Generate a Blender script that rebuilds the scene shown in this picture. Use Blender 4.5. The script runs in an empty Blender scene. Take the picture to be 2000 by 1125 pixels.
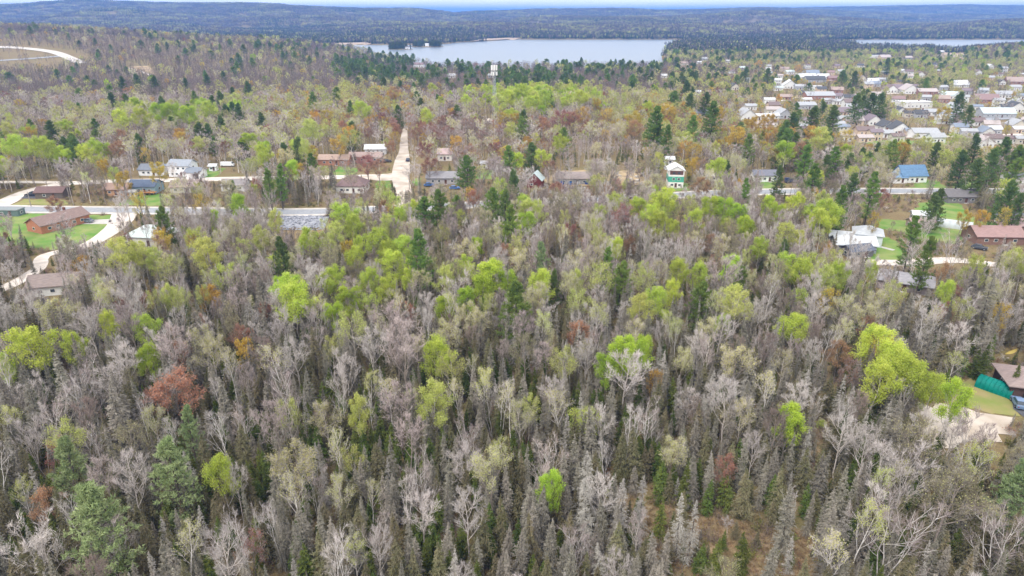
import bpy, math, random
import numpy as np
from mathutils import Vector, Matrix

# ------------------------------------------------------------------ camera, sky, sun, exposure
SC = bpy.context.scene
COL = SC.collection
HC = 70.0                       # the drone's height above the forest floor
PITCH = math.radians(22.0)
FPX = 1333.0                    # focal length in photograph pixels (2000 wide)
cam_d = bpy.data.cameras.new("camera")
cam_d.sensor_width = 36.0
cam_d.lens = FPX / 2000 * 36.0
cam_d.clip_start = 0.5
cam_d.clip_end = 60000
cam = bpy.data.objects.new("camera", cam_d)
cam.location = (0, 0, HC)
cam.rotation_euler = (math.pi / 2 - PITCH, 0, 0)
COL.objects.link(cam)
SC.camera = cam

SUN_EL, SUN_AZ = math.radians(52), math.radians(215)   # azimuth clockwise from +Y
world = bpy.data.worlds.new("World")
SC.world = world
world.use_nodes = True
wn, wl = world.node_tree.nodes, world.node_tree.links
wn.clear()
wo = wn.new("ShaderNodeOutputWorld")
bg = wn.new("ShaderNodeBackground")
bg.inputs["Strength"].default_value = 0.12
sky = wn.new("ShaderNodeTexSky")
sky.sky_type = 'NISHITA'
sky.sun_disc = False
sky.sun_elevation = SUN_EL
sky.sun_rotation = SUN_AZ
sky.air_density = 1.2
sky.dust_density = 1.6
tc = wn.new("ShaderNodeTexCoord")
mp = wn.new("ShaderNodeMapping")
mp.inputs["Scale"].default_value = (2.2, 2.2, 38.0)
nz = wn.new("ShaderNodeTexNoise")
nz.inputs["Scale"].default_value = 2.4
nz.inputs["Detail"].default_value = 7
nz.inputs["Roughness"].default_value = 0.6
cr = wn.new("ShaderNodeValToRGB")
cr.color_ramp.elements[0].position = 0.36
cr.color_ramp.elements[0].color = (0.80, 0.80, 0.80, 1)
cr.color_ramp.elements[1].position = 0.60
cr.color_ramp.elements[1].color = (0.95, 0.95, 0.95, 1)
mx = wn.new("ShaderNodeMix")
mx.data_type = 'RGBA'
mx.inputs[7].default_value = (10.2, 10.1, 10.2, 1)        # cloud, in the sky texture's own units
wl.new(tc.outputs["Generated"], mp.inputs["Vector"])
wl.new(mp.outputs["Vector"], nz.inputs["Vector"])
wl.new(nz.outputs["Fac"], cr.inputs["Fac"])
wl.new(cr.outputs["Color"], mx.inputs[0])
wl.new(sky.outputs["Color"], mx.inputs[6])
wl.new(mx.outputs[2], bg.inputs["Color"])
wl.new(bg.outputs["Background"], wo.inputs["Surface"])

sun_d = bpy.data.lights.new("sun", 'SUN')
sun_d.energy = 1.5
sun_d.angle = math.radians(14)
sun_d.color = (1.0, 0.96, 0.9)
sun = bpy.data.objects.new("sun", sun_d)
_sd = Vector((math.sin(SUN_AZ) * math.cos(SUN_EL), math.cos(SUN_AZ) * math.cos(SUN_EL), math.sin(SUN_EL)))
sun.rotation_euler = (-_sd).to_track_quat('-Z', 'Y').to_euler()
COL.objects.link(sun)

vs = SC.view_settings
vs.view_transform = 'Standard'
vs.look = 'None'
vs.exposure = 0.72
vs.gamma = 1.0
vs.use_curve_mapping = False
cy = SC.cycles
cy.max_bounces = 5
cy.diffuse_bounces = 3
cy.glossy_bounces = 2
cy.transmission_bounces = 2
cy.volume_bounces = 0
cy.transparent_max_bounces = 4
cy.use_denoising = True
cy.denoiser = 'OPENIMAGEDENOISE'
cy.denoising_input_passes = 'RGB_ALBEDO_NORMAL'
cy.denoising_prefilter = 'ACCURATE'
cy.sample_clamp_indirect = 4

# ------------------------------------------------------------------ pixels and ground
CT, ST = math.cos(PITCH), math.sin(PITCH)

def vtan(v):
    """slope of the sight line through photograph row v (centre column)"""
    k = (562.5 - np.asarray(v, float)) / FPX
    return (-ST + CT * k) / (CT + ST * k)

def sstep(a, b, x):
    t = np.clip((x - a) / (b - a), 0, 1)
    return t * t * (3 - 2 * t)

RIDGES = [  # distance, width in front, width behind, [(column, row of the tree tops)]
    (2750, 480, 600, [(-600, 52), (0, 46), (150, 43), (400, 51), (560, 60), (700, 53), (900, 50), (1100, 47), (1300, 45), (1500, 48), (1700, 53), (1850, 48), (2000, 45), (2600, 45)]),
    (3600, 480, 600, [(-600, 30), (0, 30), (200, 24), (420, 34), (700, 36), (1000, 35), (1250, 31), (1400, 36), (1500, 30), (1650, 36), (1800, 42), (2000, 42), (2600, 42)]),
    (4700, 900, 900, [(-600, 14), (0, 8), (200, 5), (400, 3), (600, 9), (700, 14), (800, 19), (880, 27), (1000, 36), (2600, 45)]),
    (5300, 700, 700, [(-600, 40), (700, 36), (860, 27), (940, 21), (1050, 17), (1200, 16), (1280, 19), (1350, 18), (1480, 14), (1560, 17), (1650, 21), (1800, 27), (2600, 35)]),
    (7000, 1000, 900, [(-600, 40), (1300, 28), (1450, 20), (1600, 14), (1750, 11), (1900, 9), (2000, 11), (2600, 12)]),
    (1250, 330, 260, [(-600, 38), (0, 44), (150, 50), (280, 60), (400, 69), (520, 74), (600, 84), (700, 93), (780, 111), (830, 135), (1000, 190), (2600, 190)]),
    (1330, 230, 230, [(-600, 190), (1600, 190), (1720, 128), (1800, 113), (1880, 98), (1930, 88), (2000, 82), (2600, 60)]),
]
NEAR_LAKE = np.array([(560, 1560), (780, 1150), (850, 1010), (1305, 1010), (1300, 1300), (1318, 1600), (1345, 1900), (1400, 2020), (1520, 2080), (1480, 2150),
                      (1010, 2180), (960, 2060), (912, 1985), (850, 1830), (780, 1800), (700, 1810), (600, 1780)], float)
FAR_LAKE = np.array([(1560, 2120), (1700, 2155), (2100, 2170), (2120, 1750), (1990, 1640), (1900, 1560), (1845, 1560), (1838, 1680), (1785, 1650), (1690, 1760), (1610, 1960)], float)
WATER_Z = -6.0

def inpoly(px, py, poly):
    px, py = np.asarray(px, float), np.asarray(py, float)
    c = np.zeros(np.broadcast(px, py).shape, bool)
    n = len(poly)
    for i in range(n):
        x0, y0 = poly[i]
        x1, y1 = poly[(i + 1) % n]
        if y0 == y1:
            continue
        hit = ((y0 > py) != (y1 > py)) & (px < (x1 - x0) * (py - y0) / (y1 - y0) + x0)
        c ^= hit
    return c

def ucol(x, y):
    return np.clip(1000 + FPX / CT * x / np.maximum(y, 30.0), -600, 2600)

def wav(x, y, s, seed=0.0):
    return (np.sin(x / s + 1.3 + seed) * np.cos(y / s * 1.13 + seed * 2.1) + 0.6 * np.sin(x / s * 2.3 + y / s * 1.7 + seed) + 0.4 * np.cos(y / s * 3.1 - x / s * 2.6 + seed)) / 2

CREEK = (-76.5, 238.0)
def T(x, y):
    x, y = np.asarray(x, float), np.asarray(y, float)
    u = ucol(x, y)
    z = -4.6 * sstep(560, 940, y)
    z = z + 5.0 * np.exp(-((y - 480) / 95) ** 2) * np.exp(-((u - 1000) / 420) ** 2)
    z = z + 0.35 * wav(x, y, 17, 2.0) * sstep(40, 60, y) * (1 - sstep(170, 215, y))
    z = z - 3.2 * (1 - sstep(236.5, 243.0, y)) * sstep(196, 228, y) * np.exp(-((x - CREEK[0]) / 14) ** 4)
    base = z
    for yd, wf, wb, tab in RIDGES:
        tu, tv = zip(*tab)
        zr = HC + yd * vtan(np.interp(u, tu, tv)) - 11
        w = np.where(y < yd, wf, wb)
        zz = -5 + (zr + 5) * np.exp(-((y - yd) / w) ** 2)
        if yd > 2000:
            zz = -5 + (zz + 5) * sstep(2120, 2520, y)
        z = np.maximum(z, zz)
    z = z + np.where(z > base, 1, 0) * 0.0 + 4.0 * wav(x, y, 210) * sstep(2250, 2700, y) + 30 * wav(x, y, 400, 4) * sstep(2350, 3200, y) * (1 - sstep(4200, 5200, y))
    lake = inpoly(u, y, NEAR_LAKE) | inpoly(u, y, FAR_LAKE)
    z = np.where(lake, np.minimum(z, WATER_Z - 2.5), z)
    z = np.where(~lake & (y > 1000), np.maximum(z, WATER_Z + 1.0), z)
    return z

def ray(px, py):
    a, b = (np.asarray(px, float) - 1000) / FPX, (562.5 - np.asarray(py, float)) / FPX
    return a, CT + ST * b, -ST + CT * b

_TS = np.concatenate([np.linspace(45, 600, 1200), np.geomspace(601, 9000, 1500)])
def gpt(px, py, h=0.0):
    """where the sight line through a photograph pixel meets the ground (or a level h metres above it)"""
    dx, dy, dz = ray(px, py)
    z = HC + _TS * dz
    f = z - T(_TS * dx, _TS * dy) - h
    i = int(np.argmax(f < 0))
    if f[i] >= 0:
        i = len(_TS) - 1
    i = max(i, 1)
    t = _TS[i - 1] + (_TS[i] - _TS[i - 1]) * f[i - 1] / max(f[i - 1] - f[i], 1e-9)
    return float(t * dx), float(t * dy)

def proj(x, y, z):
    d = y * CT + (HC - z) * ST
    return 1000 + FPX * x / d, 562.5 - FPX * (y * ST - (HC - z) * CT) / d, d

# ------------------------------------------------------------------ meshes and materials
def mk_mesh(name, V, F, mats, midx=None, smooth=False):
    """V (n,3); F (m,3) or (m,4) array, or a list of polygons"""
    me = bpy.data.meshes.new(name)
    if isinstance(F, np.ndarray):
        k = F.shape[1]
        me.vertices.add(len(V))
        me.vertices.foreach_set("co", np.asarray(V, np.float32).ravel())
        me.loops.add(F.size)
        me.loops.foreach_set("vertex_index", F.astype(np.int32).ravel())
        me.polygons.add(len(F))
        me.polygons.foreach_set("loop_start", np.arange(0, F.size, k, dtype=np.int32))
    else:
        me.from_pydata([tuple(v) for v in V], [], F)
    for m in mats:
        me.materials.append(m)
    if midx is not None:
        me.polygons.foreach_set("material_index", np.asarray(midx, np.int32))
    if smooth:
        me.polygons.foreach_set("use_smooth", np.ones(len(me.polygons), bool))
    me.update(calc_edges=True)
    return me

def tag(o, label=None, cat=None, group=None, kind=None):
    for k, v in (("label", label), ("category", cat), ("group", group), ("kind", kind)):
        if v:
            o[k] = v
    return o

def new_obj(name, data, parent=None, loc=(0, 0, 0), rz=0.0, scale=None):
    o = bpy.data.objects.new(name, data)
    o.location = loc
    if rz:
        o.rotation_euler = (0, 0, rz)
    if scale is not None:
        o.scale = scale
    if parent is not None:
        o.parent = parent
    COL.objects.link(o)
    return o

def lin(c):
    return tuple((v / 12.92 if v <= 0.04045 else ((v + 0.055) / 1.055) ** 2.4) for v in (x / 255 for x in c))

def mat(name, c1, c2=None, scale=1.0, rnd=0.0, rough=0.85, spec=0.2, leaf=0.0, bump=0.0, metal=0.0, hue=0.0, detail=4, stretch=None):
    """c1..c2 mixed by noise in object space; rnd/hue: value and hue differ from object to object; leaf: share of light let through"""
    m = bpy.data.materials.new(name)
    m.use_nodes = True
    n, l = m.node_tree.nodes, m.node_tree.links
    b = n["Principled BSDF"]
    out = n["Material Output"]
    b.inputs["Roughness"].default_value = rough
    b.inputs["Specular IOR Level"].default_value = spec
    b.inputs["Metallic"].default_value = metal
    col = None
    if c2 is not None:
        t = n.new("ShaderNodeTexCoord")
        z = n.new("ShaderNodeTexNoise")
        z.inputs["Scale"].default_value = scale
        z.inputs["Detail"].default_value = detail
        src = t.outputs["Object"]
        if stretch:
            mm = n.new("ShaderNodeMapping")
            mm.inputs["Scale"].default_value = stretch
            l.new(src, mm.inputs["Vector"])
            src = mm.outputs["Vector"]
        l.new(src, z.inputs["Vector"])
        r = n.new("ShaderNodeValToRGB")
        r.color_ramp.elements[0].position = 0.36
        r.color_ramp.elements[1].position = 0.64
        r.color_ramp.elements[0].color = (*c1, 1)
        r.color_ramp.elements[1].color = (*c2, 1)
        l.new(z.outputs["Fac"], r.inputs["Fac"])
        col = r.outputs["Color"]
        if bump:
            bp = n.new("ShaderNodeBump")
            bp.inputs["Strength"].default_value = bump
            l.new(z.outputs["Fac"], bp.inputs["Height"])
            l.new(bp.outputs["Normal"], b.inputs["Normal"])
    else:
        rg = n.new("ShaderNodeRGB")
        rg.outputs[0].default_value = (*c1, 1)
        col = rg.outputs[0]
    if rnd or hue:
        oi = n.new("ShaderNodeObjectInfo")
        hs = n.new("ShaderNodeHueSaturation")
        mr = n.new("ShaderNodeMapRange")
        mr.inputs[3].default_value = 1 - rnd
        mr.inputs[4].default_value = 1 + rnd
        l.new(oi.outputs["Random"], mr.inputs[0])
        l.new(mr.outputs[0], hs.inputs["Value"])
        if hue:
            m2 = n.new("ShaderNodeMath")
            m2.operation = 'MULTIPLY'
            m2.inputs[1].default_value = 7.31
            m3 = n.new("ShaderNodeMath")
            m3.operation = 'FRACT'
            mh = n.new("ShaderNodeMapRange")
            mh.inputs[3].default_value = 0.5 - hue
            mh.inputs[4].default_value = 0.5 + hue
            l.new(oi.outputs["Random"], m2.inputs[0])
            l.new(m2.outputs[0], m3.inputs[0])
            l.new(m3.outputs[0], mh.inputs[0])
            l.new(mh.outputs[0], hs.inputs["Hue"])
        l.new(col, hs.inputs["Color"])
        col = hs.outputs["Color"]
    l.new(col, b.inputs["Base Color"])
    if leaf:
        tr = n.new("ShaderNodeBsdfTranslucent")
        ms = n.new("ShaderNodeMixShader")
        ms.inputs[0].default_value = leaf
        l.new(col, tr.inputs["Color"])
        l.new(b.outputs[0], ms.inputs[1])
        l.new(tr.outputs[0], ms.inputs[2])
        l.new(ms.outputs[0], out.inputs["Surface"])
    return m

# ------------------------------------------------------------------ terrain, water, haze
def ground_material():
    m = bpy.data.materials.new("forest_floor")
    m.use_nodes = True
    n, l = m.node_tree.nodes, m.node_tree.links
    b = n["Principled BSDF"]
    b.inputs["Roughness"].default_value = 0.95
    b.inputs["Specular IOR Level"].default_value = 0.1
    t = n.new("ShaderNodeTexCoord")
    def noise(s, d=5):
        z = n.new("ShaderNodeTexNoise")
        z.inputs["Scale"].default_value = s
        z.inputs["Detail"].default_value = d
        z.inputs["Roughness"].default_value = 0.65
        l.new(t.outputs["Object"], z.inputs["Vector"])
        return z
    def ramp(src, stops):
        r = n.new("ShaderNodeValToRGB")
        e = r.color_ramp.elements
        while len(e) < len(stops):
            e.new(0.5)
        for el, (p, c) in zip(e, stops):
            el.position = p
            el.color = (*c, 1)
        l.new(src, r.inputs["Fac"])
        return r.outputs["Color"]
    big = ramp(noise(0.06).outputs["Fac"], [(0.3, (0.18, 0.13, 0.07)), (0.5, (0.22, 0.17, 0.085)), (0.7, (0.15, 0.16, 0.05))])
    fine = ramp(noise(1.6, 8).outputs["Fac"], [(0.25, (0.08, 0.06, 0.035)), (0.5, (0.22, 0.165, 0.085)), (0.75, (0.34, 0.25, 0.14))])
    mx = n.new("ShaderNodeMix")
    mx.data_type = 'RGBA'
    mx.inputs[0].default_value = 0.5
    l.new(big, mx.inputs[6])
    l.new(fine, mx.inputs[7])
    l.new(mx.outputs[2], b.inputs["Base Color"])
    bp = n.new("ShaderNodeBump")
    bp.inputs["Strength"].default_value = 0.6
    bp.inputs["Distance"].default_value = 0.3
    l.new(noise(2.5, 6).outputs["Fac"], bp.inputs["Height"])
    l.new(bp.outputs["Normal"], b.inputs["Normal"])
    return m

def build_terrain():
    ys = np.concatenate([np.linspace(-100, 40, 15), np.linspace(43, 330, 105), np.geomspace(333, 9500, 240), [11000, 14000, 20000, 30000]])
    ss = np.linspace(-1.55, 1.55, 421)
    Y, S = np.meshgrid(ys, ss, indexing='ij')
    X = S * (Y + 130)
    Z = T(X, Y)
    Z = np.where(Y > 9500, -6, Z)
    ny, nx = Y.shape
    i = np.arange(ny * nx).reshape(ny, nx)
    F = np.stack([i[:-1, :-1], i[:-1, 1:], i[1:, 1:], i[1:, :-1]], -1).reshape(-1, 4)
    me = mk_mesh("terrain", np.stack([X, Y, Z], -1).reshape(-1, 3), F, [ground_material()], smooth=True)
    tag(new_obj("terrain", me), kind="structure")

def build_water():
    m = bpy.data.materials.new("lake_water")
    m.use_nodes = True
    n, l = m.node_tree.nodes, m.node_tree.links
    b = n["Principled BSDF"]
    b.inputs["Base Color"].default_value = (0.13, 0.17, 0.21, 1)
    b.inputs["Roughness"].default_value = 0.3
    b.inputs["IOR"].default_value = 1.33
    t = n.new("ShaderNodeTexCoord")
    mm = n.new("ShaderNodeMapping")
    mm.inputs["Scale"].default_value = (0.05, 0.16, 1)
    z = n.new("ShaderNodeTexNoise")
    z.inputs["Scale"].default_value = 1.0
    z.inputs["Detail"].default_value = 6
    bp = n.new("ShaderNodeBump")
    bp.inputs["Strength"].default_value = 0.25
    bp.inputs["Distance"].default_value = 1.0
    l.new(t.outputs["Object"], mm.inputs["Vector"])
    l.new(mm.outputs["Vector"], z.inputs["Vector"])
    l.new(z.outputs["Fac"], bp.inputs["Height"])
    l.new(bp.outputs["Normal"], b.inputs["Normal"])
    for nm, poly in (("lake", NEAR_LAKE), ("lake", FAR_LAKE)):
        u0, u1, y0, y1 = poly[:, 0].min() - 60, poly[:, 0].max() + 60, poly[:, 1].min() - 40, poly[:, 1].max() + 60
        c = [((u - 1000) * CT / FPX * y, y, WATER_Z) for u, y in ((u0, y0), (u1, y0), (u1, y1), (u0, y1))]
        tag(new_obj(nm, mk_mesh(nm, c, [(0, 1, 2, 3)], [m])), kind="structure")

def build_haze():
    m = bpy.data.materials.new("haze_air")
    m.use_nodes = True
    n, l = m.node_tree.nodes, m.node_tree.links
    n.remove(n["Principled BSDF"])
    v = n.new("ShaderNodeVolumePrincipled")
    v.inputs["Color"].default_value = (0.19, 0.42, 1.0, 1)
    v.inputs["Density"].default_value = 0.00013
    v.inputs["Anisotropy"].default_value = 0.0
    l.new(v.outputs[0], n["Material Output"].inputs["Volume"])
    x0, x1, y0, y1, z0, z1 = -48000, 48000, -400, 30500, -25, 190
    V = [(x, y, z) for z in (z0, z1) for y in (y0, y1) for x in (x0, x1)]
    F = [(0, 2, 3, 1), (4, 5, 7, 6), (0, 1, 5, 4), (2, 6, 7, 3), (0, 4, 6, 2), (1, 3, 7, 5)]
    tag(new_obj("haze", mk_mesh("haze", V, F, [m])), kind="stuff")

build_terrain()
build_water()

# ------------------------------------------------------------------ tree generators
class Geo:
    def __init__(s):
        s.V, s.F, s.M, s.n = [], [], [], 0
    def add(s, V, F, m):
        V = V.reshape(-1, 3)
        s.V.append(V)
        s.F.append(F.reshape(-1, 3) + s.n)
        s.M.append(np.full(F.size // 3, m, np.int32))
        s.n += len(V)
    def get(s):
        return np.concatenate(s.V), np.concatenate(s.F), np.concatenate(s.M)

def nrm(v):
    return v / np.maximum(np.linalg.norm(v, axis=-1, keepdims=True), 1e-9)

def perp(v, rng):
    r = rng.normal(size=v.shape)
    return nrm(np.cross(v, r))

def bez(B, t):
    """B (n,3,3), t (n,k) -> (n,k,3)"""
    t = t[..., None]
    return B[:, None, 0] * (1 - t) ** 2 + 2 * B[:, None, 1] * t * (1 - t) + B[:, None, 2] * t * t

def dbez(B, t):
    t = t[..., None]
    return 2 * (B[:, None, 1] - B[:, None, 0]) * (1 - t) + 2 * (B[:, None, 2] - B[:, None, 1]) * t

def tubes(g, B, r0, r1, segs, sides, m, rng):
    n = len(B)
    t = np.broadcast_to(np.linspace(0, 1, segs + 1), (n, segs + 1))
    P = bez(B, t)
    d = nrm(B[:, 2] - B[:, 0])
    e1 = perp(d, rng)
    e2 = np.cross(d, e1)
    a = np.arange(sides) * 2 * np.pi / sides
    ring = e1[:, None, :] * np.cos(a)[None, :, None] + e2[:, None, :] * np.sin(a)[None, :, None]
    r0, r1 = np.broadcast_to(r0, n), np.broadcast_to(r1, n)
    R = r0[:, None] + (r1 - r0)[:, None] * t
    V = P[:, :, None, :] + ring[:, None] * R[:, :, None, None]
    i = np.arange(n * (segs + 1) * sides).reshape(n, segs + 1, sides)
    a0, a1 = i[:, :-1], i[:, 1:]
    b0, b1 = np.roll(a0, -1, 2), np.roll(a1, -1, 2)
    F = np.stack([np.stack([a0, b0, b1], -1), np.stack([a0, b1, a1], -1)], -2)
    g.add(V, F, m)

def spikes(g, P, D, L, W, m, rng):
    """thin pointed twigs: one triangle each"""
    s = perp(D, rng) * np.broadcast_to(W, len(P))[:, None] * 0.5
    V = np.stack([P - s, P + s, P + D * np.broadcast_to(L, len(P))[:, None]], 1)
    g.add(V, np.arange(len(P) * 3).reshape(-1, 3), m)

def blades(g, P, D, N, L, W, m):
    """pointed sprays lying in the plane of D and N"""
    n = len(P)
    L, W = np.broadcast_to(L, n)[:, None], np.broadcast_to(W, n)[:, None]
    V = np.stack([P - N * W * 0.5, P + N * W * 0.5, P + D * L], 1)
    g.add(V, np.arange(n * 3).reshape(-1, 3), m)

def leaves(g, P, S, m, rng):
    n = len(P)
    a = nrm(rng.normal(size=(n, 3)))
    b = perp(a, rng)
    S = np.broadcast_to(S, n)[:, None]
    V = np.stack([P + a * S, P - a * S * 0.5 + b * S * 0.7, P - a * S * 0.5 - b * S * 0.7], 1)
    g.add(V, np.arange(n * 3).reshape(-1, 3), m)

def kids(B, n, t0, t1, f0, f1, ang, up, rng):
    """n side branches on each curve"""
    N = len(B)
    t = rng.uniform(t0, t1, (N, n))
    p = bez(B, t).reshape(-1, 3)
    d = nrm(dbez(B, t).reshape(-1, 3))
    L = np.linalg.norm(B[:, 2] - B[:, 0], axis=-1)
    L = np.repeat(L, n) * rng.uniform(f0, f1, N * n) * (1.15 - 0.45 * t.reshape(-1))
    a = rng.uniform(ang * 0.65, ang * 1.25, N * n)[:, None]
    dr = nrm(d * np.cos(a) + perp(d, rng) * np.sin(a) + np.array([0, 0, up]))
    mid = p + dr * L[:, None] * 0.5 + rng.normal(size=p.shape) * L[:, None] * 0.05
    end = p + dr * L[:, None] + np.array([0, 0, 1.0]) * L[:, None] * 0.12
    return np.stack([p, mid, end], 1), L

def bezchain(pts):
    """a wandering trunk as joined curves"""
    B = []
    for i in range(len(pts) - 1):
        a, b = np.array(pts[i], float), np.array(pts[i + 1], float)
        B.append([a, (a + b) / 2, b])
    return np.array(B)

def trunk_chain(g, H, r, rng, n=6, wob=0.25, m=0, base=(0, 0, 0), lean=(0, 0), sides=7, top=0.15):
    z = np.linspace(0, 1, n + 1)
    off = np.cumsum(rng.normal(0, wob, (n + 1, 2)) * (H / 14), 0) * (z[:, None] > 0)
    pts = np.stack([base[0] + off[:, 0] + lean[0] * z * H, base[1] + off[:, 1] + lean[1] * z * H, base[2] + z * H], 1)
    pts[0, 2] -= 0.3
    rad = r * ((1 - z) ** 0.75 * (1 - top) + top * 0.6)
    rad[0] *= 1.25
    V = []
    a = np.arange(sides) * 2 * np.pi / sides
    ring = np.stack([np.cos(a), np.sin(a), 0 * a], 1)
    V = pts[:, None] + ring[None] * rad[:, None, None]
    i = np.arange((n + 1) * sides).reshape(n + 1, sides)
    a0, a1 = i[:-1], i[1:]
    b0, b1 = np.roll(a0, -1, 1), np.roll(a1, -1, 1)
    F = np.stack([np.stack([a0, b0, b1], -1), np.stack([a0, b1, a1], -1)], -2)
    g.add(V, F, m)
    return pts, rad

def broadleaf(seed, H=14.0, R=2.8, cb=0.45, nl=10, ns=6, nt=5, ntw=8, leaf=0, ls=0.16, r=0.16, tw=0.022, stems=1, rise=0.35, lod=0, topbias=0.0, spread=0.45, clump=0.28):
    """a leafing or bare broadleaf tree: trunk geometry, crown geometry. materials: trunk 0 bark; crown 0 twig, 1 leaf"""
    rng = np.random.default_rng(seed)
    gt, gc = Geo(), Geo()
    limbs, lr = [], []
    per = max(3, nl // stems)
    for s in range(stems):
        lean = (0, 0)
        if stems > 1:
            a = s * 2 * np.pi / stems + rng.uniform(-.4, .4)
            lean = (math.cos(a) * R * 0.5 / H, math.sin(a) * R * 0.5 / H)
        hs = H * (0.93 if s == 0 else rng.uniform(0.75, 0.95))
        rs = r / (stems ** 0.4)
        pts, rad = trunk_chain(gt, hs, rs, rng, n=7 if lod == 0 else 4, wob=0.16, lean=lean, sides=7 if lod == 0 else 4)
        zt = (pts[:, 2] - pts[0, 2]) / (pts[-1, 2] - pts[0, 2])
        for k in range(per):
            f = (k + rng.uniform(0.1, 0.9)) / per
            t = cb * 0.9 + (0.96 - cb * 0.9) * f
            p0 = np.array([np.interp(t, zt, pts[:, j]) for j in range(3)])
            az = k * 2.4 + rng.uniform(-.5, .5) + s
            se = min(1.0, f * (1 - rise) + rise + rng.uniform(-.05, .05))
            prof = math.sqrt(max(0.02, 1 - (2 * se * 0.92 - 0.85) ** 2))
            rr = R * prof * rng.uniform(0.7, 1.08) / (1 if stems == 1 else 1.25)
            ze = H * (cb + (1 - cb) * se * rng.uniform(0.94, 1.02))
            p2 = np.array([p0[0] + math.cos(az) * rr, p0[1] + math.sin(az) * rr, max(ze, p0[2] + 0.35 * rr)])
            p1 = p0 * 0.5 + p2 * 0.5 + np.array([math.cos(az), math.sin(az), 0]) * rr * 0.16
            limbs.append([p0, p1, p2])
            lr.append(max(np.interp(t, zt, rad) * 0.62, 0.03))
    L = np.array(limbs)
    lr = np.array(lr)
    tubes(gt, L, lr, lr * 0.3, 4 if lod == 0 else 2, 5 if lod == 0 else 3, 0, rng)
    S, SL = kids(L, ns, 0.22, 1.0, 0.30, 0.55, spread * 1.6, 0.25, rng)
    sr = np.maximum(np.repeat(lr, ns) * 0.42, 0.026 if lod == 0 else 0.034)
    tubes(gt, S, sr, sr * 0.35, 3 if lod == 0 else 1, 3, 0, rng)
    if nt:
        B3, L3 = kids(S, nt, 0.2, 1.0, 0.35, 0.6, spread * 1.7, 0.2, rng)
        spikes(gc, B3[:, 0], nrm(B3[:, 2] - B3[:, 0]), L3 * 1.1, tw * 1.6, 0, rng)
    else:
        B3, L3 = S, SL
    if ntw:
        t = rng.uniform(0.25, 1.0, (len(B3), ntw))
        P = bez(B3, t).reshape(-1, 3)
        D = nrm(dbez(B3, t).reshape(-1, 3) / np.maximum(np.repeat(L3, ntw), .01)[:, None] + rng.normal(size=P.shape) * 0.75 + np.array([0, 0, 0.35]))
        spikes(gc, P, D, rng.uniform(0.3, 0.75, len(P)) * (R / 2.8) ** 0.5, tw, 0, rng)
    if leaf:
        n = int(leaf)
        i = rng.integers(0, len(B3), n)
        t = rng.uniform(0.35, 1.05, (n, 1))
        P = bez(B3[i], t)[:, 0] + rng.normal(0, clump, (n, 3))
        if topbias:
            keep = rng.uniform(size=n) < np.clip((P[:, 2] / H - topbias) / 0.2, 0.05, 1)
            P = P[keep]
        leaves(gc, P, rng.uniform(0.6, 1.3, len(P)) * ls, 1, rng)
    return gt, gc

def spruce(seed, H=11.0, R=1.45, per_m=27, dens=10, bw=0.12, droop=0.5, bare=0.05, r=0.13, lod=0, ragged=0.25, jag=1.0):
    rng = np.random.default_rng(seed)
    gt, gc = Geo(), Geo()
    trunk_chain(gt, H, r, rng, n=5 if lod == 0 else 2, wob=0.04, sides=6 if lod == 0 else 4, top=0.06)
    n = int(per_m * H * (1 - bare))
    f = np.sort(rng.uniform(0, 1, n) ** 0.92)
    z = H * (bare + (0.985 - bare) * f)
    env = R * (1 - f) ** 0.78 * (1 - 0.25 * np.exp(-f * 9))
    az = rng.uniform(0, 2 * np.pi, n)
    lump = 1 + 0.22 * np.sin(az * 2 + f * 9 + seed) + rng.normal(0, ragged, n) * 0.6
    L = np.maximum(env * np.clip(lump, 0.35, 1.5), 0.10)
    o = np.stack([np.cos(az), np.sin(az), 0 * az], 1)
    up = np.array([0, 0, 1.0])
    dr = (droop * (1 - f * 1.25) + rng.normal(0, 0.1, n))[:, None]
    P0 = np.stack([0 * z, 0 * z, z], 1)
    P1 = P0 + o * L[:, None] * 0.55 - up * dr * L[:, None] * 0.42
    P2 = P0 + o * L[:, None] - up * dr * L[:, None] * 0.72
    B = np.stack([P0, P1, P2], 1)
    spikes(gc, P0, nrm(P2 - P0), L * 1.05, 0.035 if lod == 0 else 0.07, 0, rng)
    t = rng.uniform(0.12, 1.0, (n, dens))
    P = bez(B, t).reshape(-1, 3)
    D0 = nrm(dbez(B, t).reshape(-1, 3))
    k = n * dens
    O = np.repeat(o, dens, 0)
    side = np.cross(O, up) * rng.choice([-1.0, 1.0], k)[:, None]
    tt = t.reshape(-1)
    D = nrm(D0 * 0.65 + side * rng.uniform(0.25, 1.0, k)[:, None] + up * rng.uniform(-0.75, 0.25, k)[:, None] * jag)
    N = nrm(np.cross(D, rng.normal(size=D.shape) * 0.6 + up))
    LL = np.repeat(L, dens) * (0.50 - 0.24 * tt) * rng.uniform(0.6, 1.25, k) + 0.08
    blades(gc, P, D, N, np.minimum(LL, 0.75), bw * rng.uniform(0.7, 1.3, k), 1)
    m = 10
    zt = H * rng.uniform(0.93, 1.0, m)
    blades(gc, np.stack([0 * zt, 0 * zt, zt], 1), nrm(rng.normal(size=(m, 3)) * 0.5 + up), nrm(rng.normal(size=(m, 3))), 0.35, 0.06, 1)
    return gt, gc

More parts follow.
